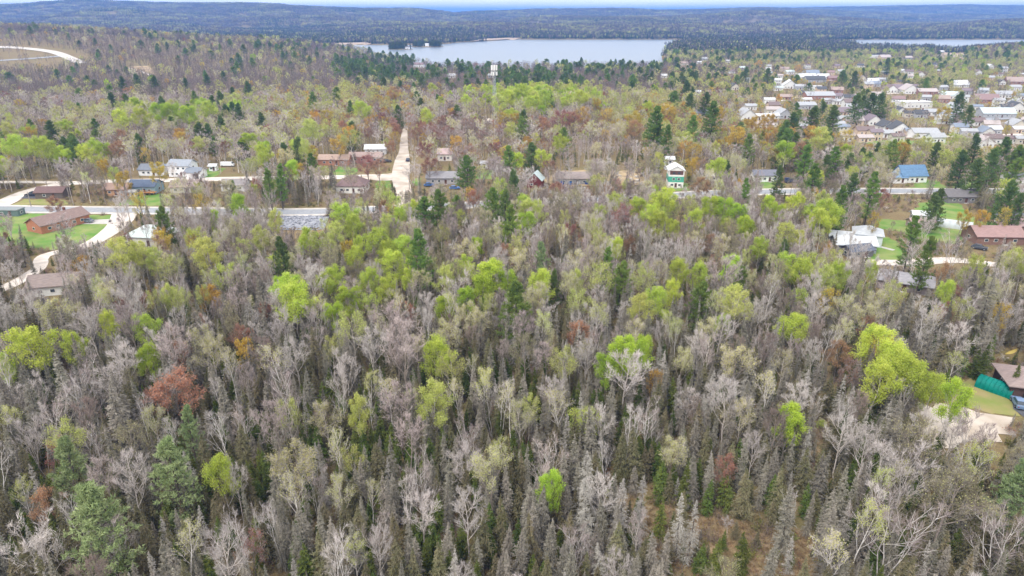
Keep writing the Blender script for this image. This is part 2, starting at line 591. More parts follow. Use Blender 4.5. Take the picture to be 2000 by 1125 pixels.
def pine(seed, H=19.0, R=3.6, whorl=0.85, per=7, side=7, cl=11, nl=0.5, nw=0.135, cb=0.25, r=0.28, lod=0):
    rng = np.random.default_rng(seed)
    gt, gc = Geo(), Geo()
    pts, rad = trunk_chain(gt, H, r, rng, n=6 if lod == 0 else 3, wob=0.08, sides=7 if lod == 0 else 4, top=0.08)
    B = []
    z = H * cb
    while z < H * 0.985:
        f = (z / H - cb) / (1 - cb)
        env = R * (1 - f ** 1.7) * (0.55 + 0.45 * min(1, f * 4 + 0.35)) + 0.35
        for k in range(per):
            if rng.uniform() < 0.10:
                continue
            az = rng.uniform(0, 2 * np.pi)
            L = env * rng.uniform(0.55, 1.15)
            o = np.array([math.cos(az), math.sin(az), 0])
            p0 = np.array([0, 0, z + rng.uniform(-.2, .2)])
            lift = 0.05 + 0.75 * f
            B.append([p0, p0 + o * L * 0.5 + [0, 0, L * (lift * 0.35 - 0.05)], p0 + o * L + [0, 0, L * (lift * 0.8 + 0.05)]])
        z += whorl * rng.uniform(0.75, 1.25) * (1.1 - 0.5 * f)
    B = np.array(B)
    LB = np.linalg.norm(B[:, 2] - B[:, 0], axis=1)
    tubes(gt, B, 0.018 * LB + 0.015, 0.012, 2, 3, 0, rng)
    n = len(B)
    t = np.concatenate([rng.uniform(0.3, 1.0, (n, side)), np.ones((n, 1))], 1)
    P = bez(B, t).reshape(-1, 3)
    d = nrm(B[:, 2] - B[:, 0])
    k = side + 1
    Dd = np.repeat(d, k, 0)
    sd = nrm(np.cross(Dd, [0, 0, 1.0])) * rng.uniform(-1, 1, n * k)[:, None]
    q = P + sd * (np.repeat(LB, k) * (1.15 - t.reshape(-1)) * 0.42)[:, None] + rng.normal(0, 0.07, P.shape)
    C = np.repeat(q, cl, 0)
    up = np.array([0, 0, 1.0])
    D = nrm(np.repeat(Dd, cl, 0) * 0.5 + rng.normal(size=C.shape) * 0.75 + up * 0.45)
    N = perp(D, rng)
    C = C + rng.normal(0, 0.14, C.shape)
    blades(gc, C, D, N, nl * rng.uniform(0.6, 1.2, len(C)), nw * rng.uniform(0.7, 1.4, len(C)), 1)
    m = 12
    blades(gc, np.tile([pts[-1, 0], pts[-1, 1], H * 0.95], (m, 1)), nrm(rng.normal(size=(m, 3)) * 0.5 + up), nrm(rng.normal(size=(m, 3))), 0.6, 0.1, 1)
    return gt, gc

# ---- colours
BARK = mat("bark_grey", (0.30, 0.25, 0.215), (0.19, 0.16, 0.135), 3, rnd=0.2)
BARK_PALE = mat("bark_pale", (0.58, 0.52, 0.47), (0.38, 0.335, 0.295), 2.2, rnd=0.15)
BARK_WHITE = mat("bark_white", (0.74, 0.70, 0.66), (0.42, 0.38, 0.345), 1.6, rnd=0.1)
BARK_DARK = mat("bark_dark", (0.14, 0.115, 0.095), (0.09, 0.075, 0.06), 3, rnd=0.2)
TW_PINK = mat("twig_pinkish", (0.43, 0.355, 0.335), (0.33, 0.275, 0.255), 0.6, rnd=0.24, hue=0.012)
TW_SILVER = mat("twig_silver", (0.56, 0.505, 0.475), (0.43, 0.39, 0.36), 0.6, rnd=0.2, hue=0.012)
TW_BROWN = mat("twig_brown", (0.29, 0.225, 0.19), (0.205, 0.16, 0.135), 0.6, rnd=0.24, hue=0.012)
TW_FAR_SHADED = mat("twig_purple_shaded", (0.25, 0.195, 0.195), (0.185, 0.145, 0.14), 0.6, rnd=0.24, hue=0.015)  # far bare crowns: purplish twigs, with missing self-shadow darkened into the colour
TW_OLIVE = mat("twig_olive", (0.29, 0.26, 0.17), (0.22, 0.19, 0.13), 0.6, rnd=0.22, hue=0.012)
def leafmat(name, a, b, tr=0.45, rnd=0.16, hue=0.012, scale=0.45):
    return mat(name, a, b, scale, rnd=rnd, leaf=tr, rough=0.6, spec=0.25, hue=hue)
LF_LIME = leafmat("leaf_lime", (0.58, 0.65, 0.12), (0.43, 0.54, 0.075))
LF_BRIGHT = leafmat("leaf_bright_green", (0.49, 0.61, 0.08), (0.35, 0.49, 0.05))
LF_YELLOWGREEN = leafmat("leaf_yellow_green", (0.58, 0.60, 0.18), (0.45, 0.50, 0.12))
LF_BUD = leafmat("bud_pale", (0.58, 0.55, 0.24), (0.46, 0.45, 0.18))
LF_GOLD = leafmat("leaf_gold", (0.62, 0.44, 0.06), (0.50, 0.36, 0.07), hue=0.02)
LF_RED = leafmat("bud_red", (0.40, 0.19, 0.135), (0.31, 0.15, 0.105), hue=0.02, rnd=0.22)
LF_ORANGE = leafmat("bud_orange", (0.47, 0.27, 0.15), (0.36, 0.20, 0.11), hue=0.02, rnd=0.2)
ND_GREY = mat("needle_grey", (0.315, 0.285, 0.235), (0.21, 0.195, 0.15), 0.9, rnd=0.22, hue=0.018, leaf=0.12)
ND_OLIVE = mat("needle_olive", (0.225, 0.195, 0.115), (0.14, 0.135, 0.065), 0.9, rnd=0.24, hue=0.02, leaf=0.12)
ND_SILVER = mat("needle_silver", (0.46, 0.43, 0.385), (0.33, 0.305, 0.265), 0.9, rnd=0.18, hue=0.012, leaf=0.12)
ND_GREEN = mat("needle_green", (0.145, 0.175, 0.04), (0.085, 0.12, 0.025), 0.8, rnd=0.28, hue=0.02, leaf=0.15)
ND_PINE = mat("needle_pine", (0.20, 0.285, 0.06), (0.13, 0.215, 0.045), 0.5, rnd=0.18, hue=0.014, leaf=0.2)
ND_DARK = mat("needle_dark", (0.165, 0.225, 0.065), (0.105, 0.165, 0.05), 0.5, rnd=0.2, hue=0.014, leaf=0.2)
ND_BLUE = mat("needle_blue_green", (0.30, 0.365, 0.17), (0.215, 0.29, 0.12), 0.5, rnd=0.12, hue=0.012, leaf=0.2)

# ---- one set of sources per kind of tree; (H, R) are the source's own height and crown radius
PROTO = {}     # kind -> list of dict(H, R, trunk, crown, near) ; FAR[kind] -> merged meshes for distant copies
FAR = {}
def g2mesh(name, g, mats):
    V, F, M = g.get()
    return mk_mesh(name, V, F, mats, M)
def merged(name, gt, gc, bark, tw, lf):
    V0, F0, M0 = gt.get()
    V1, F1, M1 = gc.get()
    return mk_mesh(name, np.concatenate([V0, V1]), np.concatenate([F0, F1 + len(V0)]), [bark, tw, lf], np.concatenate([M0, M1 + 1]))
def add_proto(kind, fn, bark, twig, lf, H, R, lod=0, look="", **kw):
    seed = sum(map(ord, kind)) * 7 + len(PROTO.get(kind, [])) * 13 + len(FAR.get(kind, [])) * 29
    gt, gc = fn(seed, H=H, R=R, lod=lod, **kw)
    if lod == 0:
        PROTO.setdefault(kind, []).append(dict(H=H, R=R, look=look, trunk=g2mesh("trunk", gt, [bark]), crown=g2mesh("crown", gc, [twig, lf]), near=merged(kind, gt, gc, bark, twig, lf)))
    else:
        FAR.setdefault(kind, []).append(dict(H=H, R=R, near=merged(kind, gt, gc, bark, twig, lf)))

# conifers
for lf, look, H, R, kw in ((ND_GREY, "grey-needled", 11, 1.75, {}), (ND_OLIVE, "brown-olive", 10, 1.8, dict(dens=11)), (ND_SILVER, "silvery half-bare", 12, 1.7, dict(dens=9, bw=0.065, ragged=0.4)),
                           (ND_GREY, "slim grey", 12, 1.4, dict(ragged=0.32)), (ND_OLIVE, "broad olive-brown", 11, 2.2, {}), (ND_GREY, "shaggy grey", 13, 2.1, dict(bw=0.09, dens=10, droop=0.65))):
    add_proto("grey_spruce", spruce, BARK_DARK, lf, lf, H, R, look=look, **kw)
for lf, look, H, R in ((ND_GREEN, "dense dark green", 6.5, 1.6), (ND_GREEN, "pointed deep green", 8, 1.7), (ND_OLIVE, "olive green", 7, 1.6)):
    add_proto("green_fir", spruce, BARK_DARK, lf, lf, H, R, look=look, per_m=30, dens=11, bw=0.15, droop=0.25, ragged=0.15, bare=0.02)
for lf, look, H, R in ((ND_PINE, "layered green", 19, 3.4), (ND_DARK, "bushy dark green", 14.5, 3.6), (ND_BLUE, "pale blue-green", 17, 3.8), (ND_PINE, "broad flat-topped green", 16, 4.4)):
    add_proto("white_pine", pine, BARK_DARK, BARK_DARK, lf, H, R, look=look, cb=0.10 if H < 15 else 0.22)
# broadleaves
for bk, tw, look, H, R, kw in ((BARK, TW_PINK, "pinkish-grey twigged", 14, 2.5, {}), (BARK_PALE, TW_SILVER, "silver-twigged", 13, 2.7, {}), (BARK, TW_BROWN, "brown-twigged", 13, 2.3, {}),
                               (BARK_PALE, TW_PINK, "slender pink-grey", 15, 2.1, dict(nl=9)), (BARK_PALE, TW_SILVER, "many-stemmed silver", 12, 3.3, dict(stems=3, nl=12, cb=0.25)),
                               (BARK, TW_OLIVE, "olive-grey twigged", 14, 2.7, dict(leaf=700, ls=0.08))):
    lf = LF_BUD
    add_proto("bare_maple", broadleaf, bk, tw, lf, H, R, look=look, **{**dict(nl=12, ns=7, nt=6, ntw=5, tw=0.03), **kw})
for tw, lf, look, H, R, kw in ((TW_SILVER, LF_BUD, "white-trunked slender", 14, 1.9, dict(leaf=1100, ls=0.095, topbias=0.62)), (TW_SILVER, LF_BUD, "crooked white-trunked", 13, 2.2, dict(stems=2, leaf=0, nl=8)),
                               (TW_SILVER, LF_YELLOWGREEN, "white-trunked yellow-tipped", 15, 2.0, dict(leaf=1800, ls=0.095, topbias=0.55)), (TW_PINK, LF_BUD, "leaning many-stemmed white", 12, 3.2, dict(stems=4, cb=0.3, nl=16))):
    add_proto("white_birch", broadleaf, BARK_WHITE, tw, lf, H, R, look=look, **{**dict(nl=9, ns=5, nt=5, ntw=6, r=0.14, cb=0.5), **kw})
for lf, look, H, R, n in ((LF_LIME, "lime-green leafed", 14, 2.7, 9000), (LF_BRIGHT, "vivid green leafed", 14, 2.8, 10500), (LF_LIME, "rounded lime-green", 13, 3.2, 12500), (LF_YELLOWGREEN, "tall yellow-green leafed", 15, 2.6, 7600)):
    add_proto("leafy_aspen", broadleaf, BARK_PALE, TW_OLIVE, lf, H, R, look=look, nl=12, ns=6, nt=5, ntw=2, leaf=n, ls=0.125, cb=0.36, clump=0.30)
for bk, lf, look, H, R, n in ((BARK_PALE, LF_YELLOWGREEN, "thinly yellow-green", 14, 2.8, 2300), (BARK, LF_BUD, "pale budding", 14, 2.7, 1900), (BARK_PALE, LF_BUD, "cream budding silver", 13, 2.9, 1500), (BARK, LF_LIME, "half-leafed light green", 13, 2.6, 2200)):
    add_proto("budding_poplar", broadleaf, bk, TW_SILVER if lf is LF_BUD else TW_OLIVE, lf, H, R, look=look, nl=11, ns=7, nt=5, ntw=6, leaf=int(n * 1.6), ls=0.098, cb=0.42, topbias=0.45)
for lf, tw, look, H, R, n in ((LF_RED, TW_BROWN, "dark red budding", 11, 2.9, 3200), (LF_ORANGE, TW_BROWN, "rusty orange budding", 11, 2.9, 4200), (LF_RED, TW_PINK, "thin pink-red budding", 12, 2.4, 1400)):
    add_proto("red_maple", broadleaf, BARK, tw, lf, H, R, look=look, nl=11, ns=7, nt=6, ntw=5, leaf=n, ls=0.12, cb=0.32)
for lf, look, H, R, n in ((LF_GOLD, "golden yellow", 12, 2.9, 4200), (LF_GOLD, "thin golden-brown", 12, 2.7, 1900)):
    add_proto("golden_maple", broadleaf, BARK, TW_BROWN, lf, H, R, look=look, nl=11, ns=6, nt=5, ntw=4, leaf=n, ls=0.14, cb=0.33)

# distant copies
def far_set(lod, q, wq):
    for lf, H, R in ((ND_GREY, 11, 1.8), (ND_OLIVE, 11, 1.9), (ND_GREEN, 10, 1.8)):
        add_proto("grey_spruce", spruce, BARK_DARK, lf, lf, H, R, lod=lod, per_m=int(20 * q + 6 * (lod == 2)), dens=max(4, int(6 * q)), bw=0.17 * wq)
    for lf, H, R in ((ND_GREEN, 8, 1.5), (ND_GREEN, 7, 1.4)):
        add_proto("green_fir", spruce, BARK_DARK, lf, lf, H, R, lod=lod, per_m=int(20 * q + 8 * (lod == 2)), dens=max(4, int(6 * q)), bw=0.2 * wq, droop=0.25)
    for lf, H, R in ((ND_PINE, 16, 3.3), (ND_DARK, 15, 3.4), (ND_DARK, 14, 3.8)):
        add_proto("white_pine", pine, BARK_DARK, BARK_DARK, lf, H, R, lod=lod, whorl=1.0, per=6, side=max(3, int(5 * q)), cl=max(5, int(8 * q)), nl=0.6 * wq ** 0.5, nw=0.17 * wq)
    bl = dict(lod=lod, nl=8, ns=5, nt=max(2, int(5 * q)), ntw=max(2, int(5 * q)), tw=0.04 * wq)
    for bk, tw, H, R in ((BARK, TW_PINK if lod == 1 else TW_FAR_SHADED, 14, 2.7), (BARK_PALE if lod == 1 else BARK_DARK, TW_SILVER if lod == 1 else TW_FAR_SHADED, 13, 2.8), (BARK_DARK, TW_BROWN, 13, 2.6), (BARK if lod == 2 else BARK_PALE, TW_PINK if lod == 1 else TW_BROWN, 14, 2.2)):  # farthest set takes darker twigs and bark in place of self-shadow
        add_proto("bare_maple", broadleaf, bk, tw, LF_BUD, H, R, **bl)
    for lf in (LF_BUD, LF_YELLOWGREEN):
        add_proto("white_birch", broadleaf, BARK_WHITE, TW_SILVER, lf, 14, 2.0, **{**bl, "leaf": int(260 * q), "ls": 0.2 * wq ** 0.5, "cb": 0.5, "topbias": 0.5})
    bl["ntw"] = 2
    for kind, lf, n, cb in (("leafy_aspen", LF_LIME, 2200, 0.42), ("leafy_aspen", LF_BRIGHT, 2200, 0.42), ("leafy_aspen", LF_YELLOWGREEN, 2000, 0.42), ("budding_poplar", LF_YELLOWGREEN, 520, 0.42), ("budding_poplar", LF_BUD, 520, 0.42),
                            ("budding_poplar", LF_BUD, 420, 0.42), ("red_maple", LF_RED, 800, 0.32), ("red_maple", LF_ORANGE, 800, 0.32), ("golden_maple", LF_GOLD, 1200, 0.33), ("golden_maple", LF_GOLD, 700, 0.33)):
        add_proto(kind, broadleaf, BARK_PALE if "a" in kind[:6] else BARK, TW_OLIVE if cb > 0.4 else TW_BROWN, lf, 13, 2.8, **{**bl, "leaf": int(n * q), "ls": 0.22 * wq ** 0.6, "cb": cb})
far_set(1, 0.85, 1.25)
FAR1, FAR = FAR, {}
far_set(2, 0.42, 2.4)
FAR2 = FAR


# ------------------------------------------------------------------ roads, yards, lawns
OPEN_POLY, OPEN_LINE, KEEP = [], [], []     # ground without trees; things the wood does not stand in front of

def spread(poly, step):
    out = []
    n = len(poly)
    for i in range(n - 1):
        a, b = np.array(poly[i], float), np.array(poly[i + 1], float)
        k = max(1, int(np.linalg.norm(b - a) / step))
        out += [a + (b - a) * j / k for j in range(k)]
    out.append(np.array(poly[-1], float))
    return np.array(out)

def smooth_line(P, n=2):
    for _ in range(n):
        Q = [P[0]]
        for a, b in zip(P[:-1], P[1:]):
            Q += [a * 0.75 + b * 0.25, a * 0.25 + b * 0.75]
        Q.append(P[-1])
        P = np.array(Q)
    return P

def road(name, px, width, m, dz=0.08, keep=None, clear=None, step=3.0, shoulder=None, label=None, rough_edge=0.0):
    P = np.array([gpt(*p) for p in px])
    P = spread(smooth_line(P), step)
    w = np.interp(np.linspace(0, 1, len(P)), np.linspace(0, 1, len(width)), width) if hasattr(width, "__len__") else np.full(len(P), float(width))
    OPEN_LINE.append((P, w / 2 + (1.5 if clear is None else clear)))
    def ribbon(nm, wid, z, mm, jit):
        d = np.gradient(P, axis=0)
        nn = nrm(np.stack([-d[:, 1], d[:, 0]], 1))
        rng = np.random.default_rng(len(P))
        ks = np.linspace(-0.5, 0.5, 5)
        V = []
        for k in ks:
            j = np.convolve(rng.normal(0, jit * 1.3, len(P) + 6), np.ones(7) / 7, 'valid') if abs(k) == 0.5 else 0
            q = P + nn * (wid * k + j)[:, None]
            V.append(np.stack([q[:, 0], q[:, 1], T(q[:, 0], q[:, 1]) + z], 1))
        V = np.stack(V, 1)
        i = np.arange(len(P) * 5).reshape(-1, 5)
        F = np.stack([i[:-1, :-1], i[:-1, 1:], i[1:, 1:], i[1:, :-1]], -1).reshape(-1, 4)
        if wid[0] > 0:
            o = new_obj(nm, mk_mesh(nm, V.reshape(-1, 3), F[:, ::-1].copy(), [mm], smooth=True))
            tag(o, kind="structure")
    if shoulder:
        ribbon("road_shoulder", w + shoulder[0] * 2, dz - 0.03, shoulder[1], 0.25)
    ribbon(name, w, dz, m, rough_edge)
    return P

def patch(name, px, m, dz=0.05, jit=0.6, clear=True, kind="structure", lift=None, step=2.0):
    from mathutils.geometry import delaunay_2d_cdt
    G = np.array([gpt(*p) for p in px])
    ring = spread(np.vstack([G, G[:1]]), step)[:-1]
    rng = np.random.default_rng(int(abs(G.sum()) * 10) % 99991)
    ring = ring + rng.normal(0, jit, ring.shape)
    if clear:
        OPEN_POLY.append(G)
    x0, y0 = ring.min(0)
    x1, y1 = ring.max(0)
    gx, gy = np.meshgrid(np.arange(x0, x1, step), np.arange(y0, y1, step))
    gx, gy = gx.ravel(), gy.ravel()
    k = inpoly(gx, gy, ring)
    pts = np.vstack([ring, np.stack([gx[k], gy[k]], 1)])
    n = len(ring)
    vo, _, fo, *_r = delaunay_2d_cdt([Vector(p) for p in pts], [(i, (i + 1) % n) for i in range(n)], [], 1, 1e-4)
    vo = np.array([(v.x, v.y) for v in vo])
    z = T(vo[:, 0], vo[:, 1]) + dz
    if lift:
        z = z + lift(vo[:, 0], vo[:, 1])
    o = new_obj(name, mk_mesh(name, np.stack([vo[:, 0], vo[:, 1], z], 1), [list(f) for f in fo], [m], smooth=True))
    tag(o, kind=kind)
    return G

ASPHALT = mat("asphalt_pale", (0.33, 0.34, 0.36), (0.27, 0.28, 0.30), 0.8, rough=0.8)
GRAVEL = mat("gravel_road", (0.66, 0.59, 0.53), (0.53, 0.47, 0.41), 0.35, rough=0.95, bump=0.3, detail=9)
SAND = mat("sandy_track", (0.60, 0.53, 0.455), (0.42, 0.35, 0.28), 0.16, rough=0.95, bump=0.3, detail=9)
SHOULDER = mat("road_shoulder_gravel", (0.60, 0.56, 0.51), (0.47, 0.43, 0.38), 0.5, rough=0.95, detail=8)
LAWN = mat("mown_lawn", (0.105, 0.225, 0.035), (0.235, 0.27, 0.085), 0.16, rough=0.9, detail=8, bump=0.3)
ROUGH_GRASS = mat("rough_grass", (0.20, 0.24, 0.06), (0.30, 0.25, 0.11), 0.25, rough=0.95, detail=8, bump=0.5)
DRY = mat("dry_bog_grass", (0.31, 0.225, 0.13), (0.19, 0.15, 0.075), 0.35, rough=0.95, detail=10, bump=0.8)
DRIVE = mat("dark_driveway", (0.12, 0.12, 0.13), (0.09, 0.09, 0.10), 0.8, rough=0.85)
CONCRETE = mat("concrete_path", (0.52, 0.49, 0.45), (0.42, 0.40, 0.37), 1.0)
STONE = mat("riprap_stone", (0.40, 0.41, 0.45), (0.24, 0.25, 0.29), 1.4, rough=0.9, bump=0.6, rnd=0.3)
RUBBLE = mat("rubble_earth", (0.44, 0.33, 0.20), (0.30, 0.23, 0.13), 0.4, rough=0.95, detail=9, bump=0.6)
MARSH = mat("marsh_reed", (0.42, 0.32, 0.22), (0.34, 0.27, 0.22), 0.05, rough=0.95)

def build_roads():
    road("road", [(-160, 404), (0, 408), (120, 410), (260, 411), (420, 413), (560, 415), (660, 413), (800, 406), (950, 399), (1100, 392), (1280, 384), (1400, 377), (1540, 374), (1700, 373), (1890, 374), (2140, 374)], 6.8, ASPHALT, dz=0.14, shoulder=(2.0, SHOULDER), clear=3.5)
    road("gravel_street", [(-60, 420), (0, 402), (30, 384), (70, 370), (125, 358), (200, 355), (330, 352), (480, 349), (590, 347), (680, 346), (775, 343)], 8.0, GRAVEL, rough_edge=0.15, clear=2.5)
    road("gravel_street", [(-60, 356), (0, 356), (60, 356), (125, 357)], 4.5, GRAVEL, rough_edge=0.4, dz=0.12)
    road("sandy_track", [(792, 408), (790, 385), (784, 360), (783, 340), (786, 315), (790, 296), (788, 275), (791, 258), (795, 246)], [6.5, 7, 7.5, 8.2, 7.6, 5.0, 4.2, 3.6, 3.2], SAND, dz=0.42, rough_edge=0.3, clear=0.5, step=2.5)
    patch("gravel_yard", [(700, 351), (704, 344), (745, 342), (770, 338), (778, 330), (790, 328), (798, 335), (800, 350), (796, 362), (778, 360), (768, 353), (735, 353)], SAND, dz=0.12, jit=0.3)
    road("gravel_lane", [(245, 414), (236, 436), (205, 462), (165, 483), (110, 493), (80, 502), (82, 522), (45, 546), (0, 566), (-60, 590)], [9, 8, 6, 5, 4.4, 4.2, 4.2, 4.4, 4.4], GRAVEL, dz=0.1, rough_edge=0.3, clear=0.8)
    road("gravel_lane", [(1690, 512), (1780, 514), (1860, 506), (1930, 515), (2040, 530)], 5, GRAVEL, rough_edge=0.4)
    road("concrete_path", [(1702, 477), (1722, 483), (1746, 489)], 1.6, CONCRETE, clear=1)
    road("highway", [(-120, 92), (0, 92), (40, 94), (80, 98), (110, 103), (135, 113), (160, 124)], 13, SHOULDER, dz=0.5, clear=14, step=12)
    road("highway", [(-120, 123), (0, 119), (60, 115), (118, 110)], 9, ASPHALT, dz=0.45, clear=12, step=12)
    road("forest_track", [(248, 133), (270, 138), (300, 150)], 4, SAND, dz=0.5, clear=5, step=10)
    road("gravel_street", [(1490, 205), (1560, 188), (1700, 184), (1850, 181), (2040, 178)], 6, GRAVEL, dz=0.3, clear=2, step=8)
    road("gravel_street", [(1640, 262), (1720, 268), (1850, 268), (2040, 262)], 6, GRAVEL, dz=0.3, clear=2, step=8)
    road("gravel_street", [(1880, 236), (1950, 232), (2040, 230)], 9, ASPHALT, dz=0.3, clear=2, step=8)
    road("gravel_street", [(1520, 157), (1600, 160), (1700, 150)], 7, GRAVEL, dz=0.3, clear=3, step=8)
    # yards and lawns
    patch("gravel_yard", [(1790, 782), (1838, 792), (1885, 800), (1975, 815), (1966, 842), (1946, 862), (1885, 868), (1845, 882), (1812, 858), (1795, 820)], SAND, dz=0.1)
    patch("driveway", [(1975, 765), (2060, 762), (2060, 812), (2000, 815), (1978, 800)], DRIVE, dz=0.12, jit=0.08)
    patch("rough_grass", [(1850, 742), (1900, 738), (1940, 760), (1978, 790), (1985, 815), (1900, 802), (1852, 782)], ROUGH_GRASS, dz=0.06)
    patch("lawn", [(-80, 424), (0, 420), (70, 417), (215, 421), (222, 436), (196, 458), (160, 478), (95, 490), (30, 480), (-80, 460)], LAWN)
    patch("driveway", [(150, 431), (218, 428), (222, 438), (150, 438)], CONCRETE, dz=0.1, jit=0.1)
    patch("driveway", [(40, 388), (62, 373), (95, 375), (95, 388)], DRIVE, dz=0.09, jit=0.1)
    patch("lawn", [(18, 402), (45, 390), (128, 390), (135, 401)], ROUGH_GRASS, dz=0.07)
    patch("lawn", [(228, 401), (262, 384), (318, 378), (318, 402)], LAWN)
    patch("lawn", [(346, 354), (350, 340), (415, 328), (440, 330), (420, 347)], LAWN)
    patch("lawn", [(645, 343), (660, 325), (702, 327), (696, 341)], LAWN)
    patch("lawn", [(734, 372), (736, 349), (763, 350), (762, 376)], LAWN)
    patch("lawn", [(892, 316), (896, 303), (932, 302), (932, 315)], LAWN)
    patch("lawn", [(925, 350), (935, 331), (968, 333), (962, 350)], LAWN)
    patch("lawn", [(806, 362), (810, 350), (826, 350), (824, 362)], LAWN)
    patch("lawn", [(1302, 374), (1306, 358), (1345, 358), (1346, 372)], LAWN)
    patch("lawn", [(1466, 371), (1470, 352), (1512, 352), (1516, 368)], LAWN)
    patch("lawn", [(1782, 369), (1788, 350), (1832, 350), (1850, 368)], LAWN)
    patch("lawn", [(1862, 369), (1866, 356), (1905, 355), (1905, 368)], LAWN)
    patch("lawn", [(1700, 447), (1712, 426), (1775, 432), (1795, 396), (1870, 392), (1905, 432), (1978, 440), (1980, 452), (1890, 458), (1868, 476), (1800, 470), (1760, 452)], LAWN)
    patch("lawn", [(1698, 508), (1700, 466), (1738, 464), (1758, 480), (1768, 506)], LAWN)
    patch("lawn", [(1610, 268), (1700, 274), (1860, 276), (1862, 283), (1700, 282)], LAWN, dz=0.15)
    patch("lawn", [(1325, 228), (1340, 214), (1322, 208), (1308, 222)], LAWN, dz=0.2, step=5)
    patch("rock_yard", [(1060, 350), (1100, 334), (1245, 334), (1262, 362), (1200, 366), (1080, 364)], RUBBLE, dz=0.1, lift=lambda x, y: 0.5 * np.abs(wav(x, y, 3.0)))
    patch("clay_patch", [(942, 239), (950, 231), (962, 233), (960, 242)], SAND, dz=0.3)
    patch("rough_clearing", [(1400, 1190), (1310, 1150), (1240, 1060), (1190, 1000), (1250, 970), (1340, 1005), (1430, 1020), (1560, 1030), (1600, 1090), (1580, 1190)], DRY, dz=0.05, clear=False)
    patch("rough_clearing", [(545, 470), (560, 442), (636, 442), (612, 470), (560, 500)], DRY, dz=0.05)
    patch("rough_clearing", [(1575, 850), (1605, 690), (1630, 690), (1630, 800), (1600, 920)], DRY, dz=0.05, clear=False)
    patch("marsh", [(1820, 118), (1838, 101), (1905, 102), (1880, 118)], MARSH, dz=0.4, step=14)
    patch("marsh", [(600, 92), (680, 90), (725, 87), (720, 83), (600, 86)], MARSH, dz=1.0, step=25, jit=2)
    patch("marsh", [(920, 81), (1012, 77), (1012, 74), (940, 76)], MARSH, dz=1.0, step=25, jit=2)
    patch("cleared_lot", [(246, 140), (252, 130), (290, 129), (305, 146), (270, 143)], RUBBLE, dz=0.4, step=8)
    patch("cleared_field", [(920, 163), (925, 156), (960, 156), (955, 164)], ROUGH_GRASS, dz=0.3, step=8)
    OPEN_POLY.append(np.array([gpt(*p) for p in [(562, 446), (562, 408), (648, 408), (632, 446)]]))
build_roads()

# ------------------------------------------------------------------ buildings
def boxv(x0, x1, y0, y1, z0, z1):
    return [(x0, y0, z0), (x1, y0, z0), (x1, y1, z0), (x0, y1, z0), (x0, y0, z1), (x1, y0, z1), (x1, y1, z1), (x0, y1, z1)]
BOXF = [(0, 3, 2, 1), (4, 5, 6, 7), (0, 1, 5, 4), (1, 2, 6, 5), (2, 3, 7, 6), (3, 0, 4, 7)]
_cubes = {}
def cube_mesh(name, m):
    k = (name, m.name)
    if k not in _cubes:
        _cubes[k] = mk_mesh(name, boxv(-.5, .5, -.5, .5, -.5, .5), BOXF, [m])
    return _cubes[k]
def block(name, m, parent, c, s, rz=0.0):
    o = new_obj(name, cube_mesh(name, m), parent, c, rz, s)
    return o
_pm = {}
def paint(c, rough=0.7, var=0.12):
    k = (tuple(c), rough)
    if k not in _pm:
        l = lin(c)
        _pm[k] = mat("paint_%02x%02x%02x" % tuple(c), l, tuple(v * (1 - var) for v in l), 1.2, rough=rough, detail=6)
    return _pm[k]
def roofmat(c):
    k = ("roof", tuple(c))
    if k not in _pm:
        av = sum(c) / 3
        l = lin([0.62 * v + 0.38 * av for v in c])
        _pm[k] = mat("shingle_%02x%02x%02x" % tuple(c), l, tuple(v * 0.78 for v in l), 1.6, rough=0.85, bump=0.25, detail=8, stretch=(0.6, 2.5, 1))
    return _pm[k]
GLASS = mat("window_glass", (0.06, 0.075, 0.09), rough=0.12, spec=0.5)
WHITE = paint((235, 233, 228))
DARKP = paint((52, 50, 52))

def keepbox(x, y, z0, z1, w, frac=1.0, pad=0):
    px0, py0, d = proj(x, y, z0)
    _, py1, _ = proj(x, y, z1)
    h = w / 2 * FPX / d * frac
    KEEP.append((px0 - h - pad, py1 - pad, px0 + h + pad, py0 + pad, y))

